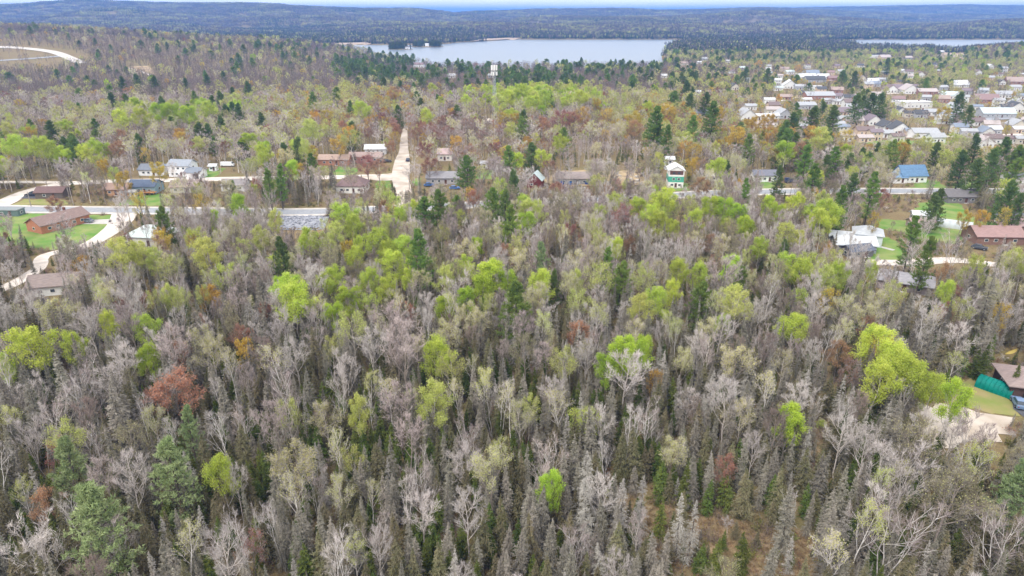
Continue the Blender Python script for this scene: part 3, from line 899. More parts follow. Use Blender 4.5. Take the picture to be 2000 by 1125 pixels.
HOUSES = []
def house(name, label, cat, px, py, w, d, h, wallc, roofc, rot=0.0, roof="gable", pitch=0.5, nwin=3, wside=1, door=True, garage=False, chim=False, storeys=1, group=None, over=0.45, keep=0.9, bands=None, gcol=None, wallm=None, at=None):
    x, y = gpt(px, py) if at is None else at[:2]
    z = float(T(x, y)) if at is None else at[2]
    e = new_obj(name, None, loc=(x, y, z), rz=math.radians(rot))
    tag(e, label, cat, group)
    wm = wallm or paint(wallc)
    hw, hd = w / 2, d / 2
    if roof == "gable":
        rh = hd * pitch
        V = boxv(-hw, hw, -hd, hd, -0.4, h)
        V += [(-hw, 0, h + rh), (hw, 0, h + rh)]
        new_obj("wall", mk_mesh("wall", V, [(0, 3, 2, 1), (0, 1, 5, 4), (2, 3, 7, 6), (1, 2, 6, 9, 5), (3, 0, 4, 8, 7)], [wm]), e)
        th = 0.22
        sl = rh / hd
        ye, ze = hd + over, h - over * sl
        X0, X1 = -hw - over, hw + over
        V = [(X0, -ye, ze), (X1, -ye, ze), (X1, 0, h + rh), (X0, 0, h + rh), (X1, ye, ze), (X0, ye, ze)]
        V += [(a, b, c + th) for a, b, c in V]
        F = [(0, 3, 2, 1), (3, 5, 4, 2), (6, 7, 8, 9), (9, 8, 10, 11), (0, 1, 7, 6), (5, 11, 10, 4), (1, 2, 8, 7), (2, 4, 10, 8), (3, 0, 6, 9), (5, 3, 9, 11)]
        V = [(a, b, c + 0.02) for a, b, c in V]
    elif roof == "gable_y":      # ridge runs front to back
        rh = hw * pitch
        V = boxv(-hw, hw, -hd, hd, -0.4, h) + [(0, -hd, h + rh), (0, hd, h + rh)]
        new_obj("wall", mk_mesh("wall", V, [(0, 3, 2, 1), (0, 1, 5, 8, 4), (2, 3, 7, 9, 6), (1, 2, 6, 5), (3, 0, 4, 7)], [wm]), e)
        th = 0.22
        sl = rh / hw
        xe, ze = hw + over, h - over * sl
        Y0, Y1 = -hd - over, hd + over
        V = [(-xe, Y0, ze), (0, Y0, h + rh), (xe, Y0, ze), (-xe, Y1, ze), (0, Y1, h + rh), (xe, Y1, ze)]
        V += [(a, b, c + th) for a, b, c in V]
        F = [(0, 1, 4, 3), (1, 2, 5, 4), (6, 9, 10, 7), (7, 10, 11, 8), (0, 6, 7, 1), (1, 7, 8, 2), (3, 4, 10, 9), (4, 5, 11, 10), (0, 3, 9, 6), (2, 8, 11, 5)]
        V = [(a, b, c + 0.02) for a, b, c in V]
    elif roof == "hip":
        rh = hd * pitch
        new_obj("wall", mk_mesh("wall", boxv(-hw, hw, -hd, hd, -0.4, h), BOXF, [wm]), e)
        o_ = over
        k = max(hw - hd, 0.0)
        V = [(-hw - o_, -hd - o_, h + 0.03), (hw + o_, -hd - o_, h + 0.03), (hw + o_, hd + o_, h + 0.03), (-hw - o_, hd + o_, h + 0.03)]
        V += [(a, b, c + 0.2) for a, b, c in V] + [(-k, 0, h + rh + 0.2), (k, 0, h + rh + 0.2)]
        F = [(0, 3, 2, 1), (0, 1, 5, 4), (1, 2, 6, 5), (2, 3, 7, 6), (3, 0, 4, 7), (4, 5, 9, 8), (5, 6, 9), (6, 7, 8, 9), (7, 4, 8)]
        ze = h
    else:                        # flat
        rh = 0.3
        new_obj("wall", mk_mesh("wall", boxv(-hw, hw, -hd, hd, -0.4, h), BOXF, [wm]), e)
        V, F, ze = boxv(-hw - 0.2, hw + 0.2, -hd - 0.2, hd + 0.2, h + 0.01, h + 0.35), BOXF, h
    ro = new_obj("roof", mk_mesh("roof", V, F, [roofmat(roofc)]), e)
    if chim:
        block("chimney", paint((120, 84, 72)), ro, (hw * 0.35, 0.3, h + rh + 0.35), (0.7, 0.7, 1.5))
    sh = h / storeys
    def win(c, rz, ww=1.25, wh=1.0):
        f = block("window", WHITE, e, c, (ww, 0.10, wh), rz)
        block("pane", GLASS, f, (0, -0.32, 0), (0.84, 0.8, 0.80))
    for s in range(storeys):
        zc = s * sh + min(1.5, sh * 0.55)
        slots = np.linspace(-hw, hw, nwin + (1 if (door and s == 0) else 0) + (2 if (garage and s == 0) else 0) + 2)[1:-1]
        slots = list(slots)
        if garage and s == 0:
            g = slots.pop()
            slots.pop()
            block("garage_door", paint(gcol or (225, 222, 216)), e, (hw - 2.0, -hd - 0.03, 1.1), (2.7, 0.08, 2.2))
            slots = [q for q in slots if q < hw - 3.8]
        if door and s == 0 and slots:
            dx = slots.pop(len(slots) // 2)
            dd = block("door", paint((96, 70, 60)), e, (dx, -hd - 0.03, 1.05), (0.95, 0.08, 2.1))
            block("step", CONCRETE, e, (dx, -hd - 0.55, 0.1), (1.5, 0.9, 0.24))
        for q in slots:
            win((q, -hd - 0.02, zc), 0)
        for q in np.linspace(-hd, hd, wside + 2)[1:-1] if wside else ():
            win((hw + 0.02, q, zc), math.pi / 2)
            win((-hw - 0.02, q, zc), -math.pi / 2)
    R = max(w, d) * 0.5
    c_, s_ = math.cos(math.radians(rot)), math.sin(math.radians(rot))
    OPEN_POLY.append(np.array([(x + a * c_ - b * s_, y + a * s_ + b * c_) for a, b in ((-hw - 2, -hd - 2.5), (hw + 2, -hd - 2.5), (hw + 2, hd + 2), (-hw - 2, hd + 2))]))
    if keep:
        ex = abs(w * c_) + abs(d * s_)
        keepbox(x, y - d * 0.4, z + 0.4 * h, z + h + rh, ex, keep * 0.85)
    HOUSES.append((x, y, label))
    return e, x, y, z

BRICK = mat("red_brick", lin((190, 132, 104)), lin((162, 108, 84)), 5, rough=0.9, stretch=(1, 1, 4))
BRICK_DARK = mat("brown_brick", lin((146, 116, 104)), lin((124, 98, 88)), 5, rough=0.9, stretch=(1, 1, 4))

def build_houses():
    BR = (140, 112, 104)
    a, b = np.array(gpt(82, 457)), np.array(gpt(147, 440))
    rot = math.degrees(math.atan2(b[1] - a[1], b[0] - a[0]))
    e, x, y, z = house("brick_bungalow", "long orange-brick bungalow with brown roof on a bright green lawn", "house", 117, 442, 17, 8.5, 2.9, (0, 0, 0), (150, 118, 106), rot=rot, nwin=4, wside=1, wallm=BRICK, chim=True, pitch=0.5)
    house("roadside_garage", "dark-walled garage with brown roof beside a black pickup truck", "garage", 106, 384, 11, 6.5, 2.5, (108, 98, 90), (128, 92, 86), rot=2, nwin=1, wside=0)
    house("white_cottage", "white cottage with grey-blue roof behind spruces on the gravel street", "house", 305, 340, 12, 7.5, 2.8, (228, 230, 232), (118, 126, 140), rot=-4, nwin=3)
    house("two_storey_house", "white two-storey house with grey roof and attached garage", "house", 360, 342, 10, 8, 5.2, (236, 237, 238), (150, 158, 170), rot=-6, nwin=3, storeys=2)
    house("attached_garage", "white garage wing with dark door beside the two-storey house", "garage", 384, 346, 7, 6.5, 2.8, (238, 238, 238), (128, 138, 154), rot=-6, nwin=0, garage=True, gcol=(80, 70, 72), door=False)
    house("white_shed", "small white shed at the lawn's edge by the two-storey house", "shed", 418, 333, 3.4, 2.8, 2.4, (238, 238, 240), (220, 222, 226), nwin=1, wside=0)
    house("deck_house", "blue-roofed house with a wooden deck above a green lawn", "house", 287, 374, 11, 8, 3.0, (150, 176, 186), (86, 104, 134), rot=0, nwin=3)
    x, y = gpt(288, 380)
    dk = new_obj("timber_deck", None, loc=(x, y, float(T(x, y))))
    tag(dk, "orange timber deck with railing on front of the blue-roofed house", "deck")
    dm = paint((196, 140, 90))
    for i in range(12):
        block("plank", dm, dk, (-3.3 + i * 0.6, 0, 0.95), (0.55, 2.6, 0.09))
    for i in range(5):
        block("post", dm, dk, (-3.4 + i * 1.7, -1.25, 0.9), (0.14, 0.14, 1.9))
    block("rail", dm, dk, (0, -1.25, 1.9), (7.2, 0.12, 0.12))
    house("brown_bungalow", "tan bungalow half hidden by spruces near the gravel street", "house", 236, 378, 10, 7, 2.6, (190, 150, 118), (172, 132, 110), nwin=2, keep=0)
    house("tool_shed", "tiny white shed on the lawn beside the tan bungalow", "shed", 262, 383, 2.4, 2.2, 2.0, (226, 222, 214), (196, 190, 182), nwin=0, wside=0)
    house("pink_roofed_house", "grey house with dusty pink roof among bare trees", "house", 366, 373, 11, 7.5, 2.7, (200, 196, 192), (182, 150, 142), rot=8, keep=0)
    house("hidden_cottage", "pale cottage screened by bare trees by the gravel street", "house", 462, 370, 10, 7, 2.7, (214, 214, 214), (150, 140, 138), keep=0)
    house("metal_roofed_house", "wide house with pale mint metal roof beside the gravel lane", "house", 302, 472, 14, 10, 2.9, (214, 212, 206), (198, 214, 208), rot=-8, roof="hip", pitch=0.55, keep=0.45)
    house("woodland_house", "long low brown-roofed house with white gable in the trees by the lane", "house", 128, 566, 15, 8, 2.8, (222, 222, 220), (150, 128, 118), rot=14, keep=0.3)
    house("small_shop", "low dark building with flat roof behind the brick bungalow lane", "shed", 20, 420, 9, 4, 2.2, (104, 122, 120), (140, 150, 150), roof="flat", nwin=1, keep=0)
    house("orange_roofed_house", "brick house with orange-brown roof under a golden maple", "house", 655, 320, 15, 7, 2.8, (180, 130, 104), (190, 152, 130), nwin=3, keep=0.8)
    house("pale_roofed_house", "white-roofed house behind red budding maples", "house", 735, 299, 11, 7, 2.8, (206, 208, 212), (216, 218, 222), rot=4, keep=0.7)
    house("long_brown_house", "long house with rosy brown roof behind the red shrubs", "house", 716, 315, 16, 7, 2.8, (176, 150, 140), (176, 142, 130), keep=0.5)
    house("hip_roofed_house", "white house with brown hip roof beside the gravel crossroads", "house", 690, 372, 12, 10, 2.9, (236, 234, 228), (136, 104, 100), roof="hip", pitch=0.75, nwin=3, keep=0.85)
    house("pink_cottage", "white cottage with pink roof behind bare trees east of the sandy track", "house", 870, 311, 7, 8, 3.4, (222, 216, 210), (196, 160, 156), roof="gable", nwin=2)
    house("garden_shed", "little white shed with dark door by the brown clearing", "shed", 946, 328, 3.4, 3.0, 2.6, (240, 240, 240), (190, 190, 192), nwin=0, wside=0)
    house("grey_roofed_house", "grey-roofed house hidden behind bare trees and a round pine", "house", 866, 356, 14, 8, 2.8, (170, 166, 166), (150, 146, 150), keep=0.4)
    house("red_barn", "small dark red barn with pale teal roof", "barn", 1046, 364, 6.2, 6.0, 3.4, (112, 56, 52), (196, 222, 220), roof="gable_y", pitch=0.95, rot=-14, nwin=1, wside=0)
    house("long_storage_shed", "long low storage building with brown-grey roof beside the rock piles", "shed", 1120, 357, 15, 8, 2.8, (160, 160, 160), (160, 140, 132), nwin=3, rot=-2, keep=0.8)
    ge, gx, gy, gz = house("three_storey_house", "tall three-storey green and white house with white gable roof", "house", 1317, 363, 6.4, 8, 7.6, (0, 0, 0), (228, 230, 232), roof="gable_y", pitch=0.55, nwin=2, storeys=3, keep=1.0, wallm=WHITE, rot=-6)
    block("green_middle_floor", paint((84, 172, 146)), ge, (0, 0, 3.75), (6.44, 8.04, 2.4))
    block("brown_gable_panel", paint((104, 76, 70)), ge, (0, -4.03, 6.6), (5.6, 0.10, 1.7))
    house("upper_shed", "small pale outbuilding behind the three-storey green house", "shed", 1306, 330, 4, 4, 5.0, (214, 218, 220), (206, 212, 216), nwin=1, storeys=2)
    house("white_bungalow", "white bungalow with slate roof and green lawn along the main road", "house", 1492, 352, 11.5, 7, 2.9, (238, 238, 236), (120, 122, 138), rot=2, nwin=3)
    house("low_hut", "low white hut behind bare shrubs by the main road", "shed", 1398, 352, 9, 4, 2.2, (214, 210, 204), (196, 190, 184), nwin=1, keep=0.6)
    house("blue_roofed_house", "white house with bright blue steep roof on a lawn", "house", 1774, 353, 11.5, 8, 3.2, (240, 240, 238), (84, 134, 184), rot=5, nwin=3, pitch=0.95)
    house("blue_roofed_garage", "white garage with blue roof attached to the blue-roofed house", "garage", 1750, 355, 6, 6, 2.6, (238, 238, 236), (96, 146, 196), rot=5, nwin=1, pitch=0.6)
    house("dark_roofed_house", "white house with dark roof at the road's far bend", "house", 1985, 358, 11, 7, 2.8, (236, 236, 234), (96, 98, 104), rot=-14, roof="gable", nwin=2)
    house("shaded_house", "dim grey house beneath tall pines beside the main road", "house", 1868, 392, 12, 8, 2.6, (130, 126, 126), (120, 114, 114), keep=0.4)
    house("long_white_shed", "long white shed with dark roof in the pines", "shed", 1980, 434, 12, 4.5, 2.4, (230, 230, 226), (110, 112, 120), rot=-28, nwin=2)
    house("metal_shed", "small shed with shiny pale metal roof on the lawn", "shed", 1795, 430, 5.5, 4.0, 2.4, (170, 172, 170), (214, 220, 224), rot=-14, nwin=1)
    house("rosy_shed", "low shed with rosy roof next to the metal-roofed shed", "shed", 1796, 443, 8, 4, 2.1, (170, 150, 140), (190, 150, 142), nwin=1, keep=0.6)
    house("brick_ranch_house", "brown brick ranch house with rosy roof beside the big lawn", "house", 1936, 470, 15, 9, 2.8, (0, 0, 0), (176, 130, 122), rot=-3, nwin=3, wallm=BRICK_DARK)
    house("neighbour_house", "brick house with rosy roof next to the ranch house", "house", 1996, 462, 13, 10, 2.9, (0, 0, 0), (190, 150, 144), rot=-18, roof="gable_y", pitch=0.45, wallm=BRICK_DARK, nwin=2)
    house("grey_hip_house", "pale grey house with grey hip roof above the narrow path", "house", 1691, 474, 8.5, 8, 3.6, (214, 220, 224), (184, 190, 196), rot=-24, roof="hip", pitch=0.55, nwin=2)
    house("low_grey_house", "low white-roofed wing in front of the grey hip-roofed house", "house", 1664, 487, 12, 7, 2.6, (150, 156, 160), (206, 212, 218), rot=-8, nwin=2)
    house("slate_roofed_shed", "dark slate-blue roofed shed below the white-roofed wing", "shed", 1672, 498, 8, 5, 2.2, (120, 118, 122), (96, 106, 128), rot=14, nwin=1)
    house("carport", "white-walled carport partly hidden by a spruce and round lime maple", "shed", 1640, 474, 7, 6, 2.4, (220, 220, 220), (202, 206, 210), rot=-18, nwin=0, keep=0.6)
    house("grey_cabin", "long grey-roofed cabin buried in bare trees beside the gravel lane", "house", 1765, 562, 13, 7, 2.5, (150, 140, 138), (160, 156, 162), rot=-30, nwin=2, keep=0.6)
    house("hip_roofed_garage", "brown hip-roofed garage with white door at the dark driveway", "garage", 2009, 764, 10, 8.5, 2.8, (92, 72, 66), (158, 132, 124), rot=-16, roof="hip", pitch=0.55, nwin=0, garage=True, door=False, over=0.7)
    house("lakeside_lodge", "white lodge with dark roof at the water's edge", "house", 818, 131, 16, 9, 4, (220, 222, 226), (150, 120, 120), nwin=3, keep=1.0)
    house("island_cabin", "tiny white cabin on the conifer island", "cabin", 792, 95, 9, 6, 4, (236, 236, 236), (120, 110, 110), nwin=2, keep=1.0, at=(ISLANDS[0][0] + 18, ISLANDS[0][1] - 6, WATER_Z + 1.3))
    house("island_lodge", "tiny white cabin on the larger wooded island", "cabin", 826, 91.2, 8, 6, 5, (240, 240, 240), (220, 220, 220), nwin=2, keep=1.0, at=(ISLANDS[1][0], ISLANDS[1][1] - 8, WATER_Z + 1.4))
    # the town beyond the ridge: column, row, width in metres, wall, roof, form
    W, CR, GY, BE = (220, 220, 218), (208, 202, 188), (172, 174, 178), (206, 186, 164)
    rd = {"k": (84, 86, 92), "b": (134, 104, 98), "p": (186, 164, 158), "w": (198, 200, 203), "u": (122, 140, 168), "t": (178, 200, 200), "g": (164, 168, 174), "o": (178, 142, 124), "r": (160, 112, 106), "v": (138, 112, 122)}
    wn_ = {"k": "dark", "b": "brown", "p": "pale pink", "w": "white", "u": "blue", "t": "teal", "g": "grey", "o": "orange", "r": "red", "v": "purple-brown"}
    wc = {"W": (W, "white"), "C": (CR, "cream"), "G": (GY, "grey"), "B": ((158, 122, 108), "brick"), "E": (BE, "beige")}
    town = """1428 143 10 W b|1421 122 9 W w|1501 132 8 W g|1500 138 9 W w|1449 136 9 G t|1531 139 14 E o|1541 145 13 W t|1583 147 24 W u|1572 154 28 W w|1590 160 26 G k|1620 146 13 E r|1641 143 12 W g|1606 154 16 W w|1625 157 12 B r
1518 166 9 W w s|1541 172 17 W w y|1519 177 10 W t|1561 175 12 G g|1590 177 16 W w f|1633 182 13 B o|1597 193 30 B g|1533 195 13 B o|1657 196 11 W k|1572 212 17 G g|1657 212 12 W b s|1465 214 11 W g|1510 213 12 E b|1507 222 12 C p|1641 225 15 E v|1663 217 11 W g|1455 233 13 W g y|1481 234 9 W w|1506 233 11 W w|1487 252 16 C p|1665 244 14 E p|1373 229 16 G u|1361 185 8 W w|1457 161 8 W g|1679 228 13 W v|1698 164 8 W w
1703 163 14 W w|1721 160 13 G g|1708 169 12 G u|1725 145 12 G w|1760 142 8 W w|1774 144 13 W b|1737 180 13 W b y|1756 178 18 W v|1773 182 16 W p y|1808 184 20 B p|1838 176 12 G g|1870 170 22 W w|1982 164 24 B o|1979 176 14 W g|1750 199 14 W r|1783 209 30 W w f|1851 193 16 W t|1863 193 10 W t y|1837 200 14 B o|1922 200 22 B r|1950 190 22 W g|1993 193 13 W u
1904 216 10 W u|1942 228 28 G t|1979 218 14 W k y|1962 216 10 W k|1755 225 10 W k y|1812 225 12 W g|1843 241 13 W w|1863 228 8 W w|1842 231 12 G u|1701 243 11 W v y|1728 254 10 W k y|1753 260 13 W k y|1801 268 18 W g|1686 263 13 E b|1922 266 9 W u y|1888 265 11 G g|1933 250 11 C p|1880 254 9 W v y|1919 286 9 W p y|1709 113 34 W w f|1727 115 22 E p|1771 116 18 G p|1677 132 16 W k|1527 96 30 W u|1512 93 22 W w f|1541 104 18 W w f|1335 127 14 C o|1296 152 9 W w|1365 125 9 W w|882 152 12 W w|960 152 10 W w|1375 118 12 G g|1570 98 12 W w|1838 104 10 G w"""
    rows = town.replace("\n", "|").split("|")
    rr = random.Random(5)
    spots = [tuple(map(float, r_.split()[:2])) for r_ in rows]
    while len(rows) < 165:
        py = rr.uniform(128, 284)
        px = rr.uniform(1430 + max(0, (py - 225)) * 3.4, 2010)
        if min((px - a_) ** 2 + ((py - b_) * 2.2) ** 2 for a_, b_ in spots) < 18 ** 2:
            continue
        spots.append((px, py))
        rows.append(f"{px:.0f} {py:.0f} {rr.uniform(8, 11.5):.1f} {rr.choice('WWWWCGE')} {rr.choice('gggwkkbpuvb')} {rr.choice(['', '', '', 'y', 's'])}")
    for i, row in enumerate(rows):
        q = row.split()
        px, py, w = float(q[0]), float(q[1]), float(q[2])
        form = q[5] if len(q) > 5 else ""
        rng = random.Random(i)
        (cc, cn), rc = wc[q[3]], tuple(int(0.78 * v + 0.22 * sum(rd[q[4]]) / 3 + 6) for v in rd[q[4]])
        size = "long " if w >= 20 else "small " if w < 10 else ""
        shape = {"f": "flat-roofed", "y": "front-gabled", "s": "two-storey", "": "gable-roofed"}[form]
        base = f"{size}{cn} {shape} town house with {wn_[q[4]]} roof"
        zone = "at the foot of the lake shore" if py < 120 else "in the upper streets" if py < 160 else "in the middle streets" if py < 205 else "in the lower streets" if py < 240 else "at the town's edge by the pines"
        if px < 1350:
            zone = "alone in woods towards the lake"
        h = 5.2 if form == "s" else rng.choice([2.9, 3.1, 3.4])
        if form == "f":
            h = 4.2
        w *= 0.82
        house("town_house", base + " " + zone, "house", px, py, w, min(w * 0.62, 12) if form != "y" else w * 1.1, h, cc, rc, rot=rng.uniform(-14, 10), roof={"f": "flat", "y": "gable_y"}.get(form, "gable"), pitch=0.75 if form == "y" else rng.choice([0.45, 0.55, 0.7]),
              nwin=2 if w < 11 else 3 if w < 18 else 5, wside=0 if form != "y" else 1, door=True, chim=rng.random() < 0.25, storeys=2 if form == "s" else 1, group="houses of the town beyond the ridge", keep=0.85)

# ------------------------------------------------------------------ islands, culvert, tower, poles, vehicles
def build_islands():
    for px, v, w, dp in ((777, 96.5, 30, 16), (832, 91.5, 42, 18)):
        d = (HC - WATER_Z) / -float(vtan(v))
        x = (px - 1000) * CT / FPX * d
        a = np.linspace(0, 2 * np.pi, 28, endpoint=False)
        rng = np.random.default_rng(px)
        V, F = [(x, d, WATER_Z + 2.2)], []
        for k, (s, z) in enumerate(((0.5, 1.9), (0.85, 1.1), (1.0, -1.5))):
            for t in a:
                j = rng.uniform(0.92, 1.08)
                V.append((x + math.cos(t) * w * s * j, d + math.sin(t) * dp * s * j, WATER_Z + z))
        n = len(a)
        for i in range(n):
            j = (i + 1) % n
            F.append((0, 1 + i, 1 + j))
            for k in range(2):
                b = 1 + k * n
                F.append((b + i, b + n + i, b + n + j, b + j))
        tag(new_obj("island", mk_mesh("island", V, F, [bpy.data.materials["forest_floor"]])), kind="structure")
        ISLANDS.append((x, d, w, dp))
ISLANDS = []

def cyl(name, m, parent, p0, p1, r0, r1=None, sides=8, caps=True):
    p0, p1 = np.array(p0, float), np.array(p1, float)
    d = nrm(p1 - p0)
    e1 = nrm(np.cross(d, [0.3, 0.9, 0.2] if abs(d[2]) > 0.9 else [0, 0, 1.0]))
    e2 = np.cross(d, e1)
    r1 = r0 if r1 is None else r1
    V = [tuple(p + (e1 * math.cos(t) + e2 * math.sin(t)) * r) for p, r in ((p0, r0), (p1, r1)) for t in np.arange(sides) * 2 * math.pi / sides]
    F = [(i, (i + 1) % sides, sides + (i + 1) % sides, sides + i) for i in range(sides)]
    if caps:
        F += [tuple(range(sides))[::-1], tuple(range(sides, 2 * sides))]
    return new_obj(name, mk_mesh(name, V, F, [m]), parent)

def build_culvert():
    e = new_obj("stone_embankment", None, loc=(CREEK[0], 243.5, -0.05))
    tag(e, "blue-grey riprap road embankment with a round culvert pipe", "embankment")
    xs, ks = np.linspace(-9.5, 9.5, 40), np.linspace(0, 1, 9)
    rng = np.random.default_rng(3)
    V = []
    for k in ks:
        for x in xs:
            xx = x * (1 - 0.1 * k)
            yy = -7.5 * k + 0.6 + rng.normal(0, .08)
            V.append((xx, yy, float(T(CREEK[0] + xx, 243.5 + yy)) + 0.27 + rng.normal(0, 0.06)))
    i = np.arange(len(V)).reshape(len(ks), len(xs))
    F = np.stack([i[:-1, :-1], i[1:, :-1], i[1:, 1:], i[:-1, 1:]], -1).reshape(-1, 4)
    new_obj("riprap_slope", mk_mesh("riprap_slope", np.array(V), F, [STONE]), e)
    sm = []
    for s in range(4):
        v = np.array(boxv(-.5, .5, -.5, .5, -.5, .5)) + rng.normal(0, .13, (8, 3))
        sm.append(mk_mesh("stone", v, BOXF, [STONE]))
    for k in range(240):
        t, x = rng.uniform(0.02, 1), rng.uniform(-8.6, 8.6)
        s = rng.uniform(0.3, 0.75)
        o = new_obj("stone", sm[k % 4], e, (x, -7.5 * t + 0.6, float(T(CREEK[0] + x, 244.1 - 7.5 * t)) + 0.3), rng.uniform(0, 6), (s, s * 0.8, s * 0.55))
    cx = 3.7
    pipe = cyl("culvert_pipe", paint((120, 122, 126)), e, (cx, -4.6, -2.6), (cx, -6.5, -2.6), 0.62, sides=16, caps=False)
    cyl("pipe_dark_plug", paint((8, 8, 9)), pipe, (cx, -6.0, -2.6), (cx, -6.2, -2.6), 0.57, sides=16)  # black disc painting the darkness inside the pipe
    keepbox(CREEK[0], 240, -3, 0.5, 19, 0.95)
    x, y = CREEK[0], 249
    KEEP.append((560, 411, 632, 424, 247))

STEEL = mat("galvanised_steel", (0.42, 0.43, 0.45), rough=0.5, metal=0.4)
WOODP = mat("weathered_pole", (0.36, 0.31, 0.27), (0.28, 0.24, 0.21), 2)
def build_tower():
    x, y = gpt(966, 226)
    z = float(T(x, y))
    e = new_obj("cell_tower", None, loc=(x, y, z))
    tag(e, "tall grey lattice mast with white antenna panels above the lime trees", "tower")
    _, py_top, d = proj(x, y, z)
    H = (py_top - 136) / (FPX / d) / 0.985
    legs = [(math.cos(a), math.sin(a)) for a in (0.5, 2.594, 4.689)]
    rb, rt = 1.6, 0.7
    def lp(k, t):
        r = rb + (rt - rb) * t
        return (legs[k][0] * r, legs[k][1] * r, H * t)
    for k in range(3):
        cyl("mast_leg", STEEL, e, lp(k, 0), lp(k, 1), 0.2, 0.14, 6)
    n = 14
    for s in range(n):
        for k in range(3):
            cyl("brace", STEEL, e, lp(k, s / n), lp((k + 1) % 3, (s + 1) / n), 0.075, sides=4)
            if s % 2 == 0:
                cyl("brace", STEEL, e, lp(k, s / n), lp((k + 1) % 3, s / n), 0.075, sides=4)
    for row, zz in enumerate((H - 1.0, H - 4.6)):
        ring = cyl("antenna_mount", STEEL, e, (0, 0, zz - 0.1), (0, 0, zz + 0.1), 1.7, sides=12)
        for k in range(8 if row == 0 else 6):
            a = k * 2 * math.pi / (8 if row == 0 else 6) + 0.3 * row
            block("antenna_panel", WHITE, e, (math.cos(a) * 2.0, math.sin(a) * 2.0, zz + 0.3), (0.3, 1.0, 3.2 if row == 0 else 2.4), a)
    KEEP.append((957, 132, 975, 205, y))
    OPEN_POLY.append(np.array([(x - 5, y - 6), (x + 5, y - 6), (x + 5, y + 5), (x - 5, y + 5)]))

POLES = []
def pole(px, py, h, label, lamp=False, arm=True, name="utility_pole"):
    x, y = gpt(px, py)
    z = float(T(x, y))
    e = new_obj(name, None, loc=(x, y, z))
    tag(e, label, "street lamp" if lamp else "pole", "wooden roadside poles")
    cyl("pole_shaft", WOODP, e, (0, 0, -0.5), (0, 0, h), 0.17, 0.12, 8)
    if arm:
        block("crossarm", WOODP, e, (0, 0, h - 0.6), (2.0, 0.12, 0.14))
        for k in (-0.85, 0.0, 0.85):
            cyl("insulator", WHITE, e, (k, 0, h - 0.55), (k, 0, h - 0.28), 0.06, sides=6)
    if lamp:
        cyl("lamp_arm", STEEL, e, (0, 0, h - 0.9), (2.2, 0, h - 0.3), 0.05, sides=6)
        block("lamp_head", STEEL, e, (2.4, 0, h - 0.3), (0.8, 0.3, 0.16))
    POLES.append((x, y, z + h - 0.35))
    keepbox(x, y, z + h * 0.3, z + h, 1.5)
    return e

def wire(a, b, label):
    a, b = np.array(a, float), np.array(b, float)
    sag = np.linalg.norm(b - a) * 0.02
    B = np.array([[a, (a + b) / 2 - np.array([0, 0, 2 * sag]), b]])
    g = Geo()
    tubes(g, B, 0.022, 0.022, 10, 4, 0, np.random.default_rng(1))
    V, F, M = g.get()
    tag(new_obj("power_line", mk_mesh("power_line", V, F, [DARKP])), label, "cable", "overhead cables along the main road")

def build_poles():
    pole(144, 402, 9.5, "wooden utility pole beside the dark-walled garage", True)
    pole(66, 360, 8.5, "street lamp pole at the gravel street's bend", True, arm=False)
    pole(286, 404, 7.5, "short pale pole on the lawn below the timber deck", arm=False)
    pole(61, 404, 6.0, "thin pole at the edge of the main road by the gravel street", arm=False)
    for px, py, t in ((1475, 372, "beside the white bungalow's lawn"), (1567, 370, "between the round cedar and the main road"), (1672, 368, "at the roadside before the blue-roofed garage"), (1848, 369, "at the lawn corner east of the blue-roofed house"), (1928, 369, "under the pines by the main road"), (2035, 369, "past the pines by the main road")):
        pole(px, py, 9.5, "wooden utility pole " + t, px in (1567, 1672))
    main = POLES[-6:]
    for i, (a, b) in enumerate(zip(main[:-1], main[1:])):
        wire(a, b, ["thin cable from the white bungalow to the round cedar", "thin cable strung past the tall dark pine by the road", "thin cable strung in front of the blue-roofed house", "thin cable between lawn corner and roadside pines", "thin cable running out through the roadside pines"][i])
    pole(818, 296, 8.5, "street lamp beside the sandy track", True, arm=False)
    pole(800, 372, 8.0, "thin wooden pole on the edge of the sandy crossroads")
    pole(949, 238, 15, "tall pale pole on the clay patch near the lattice mast", arm=False)

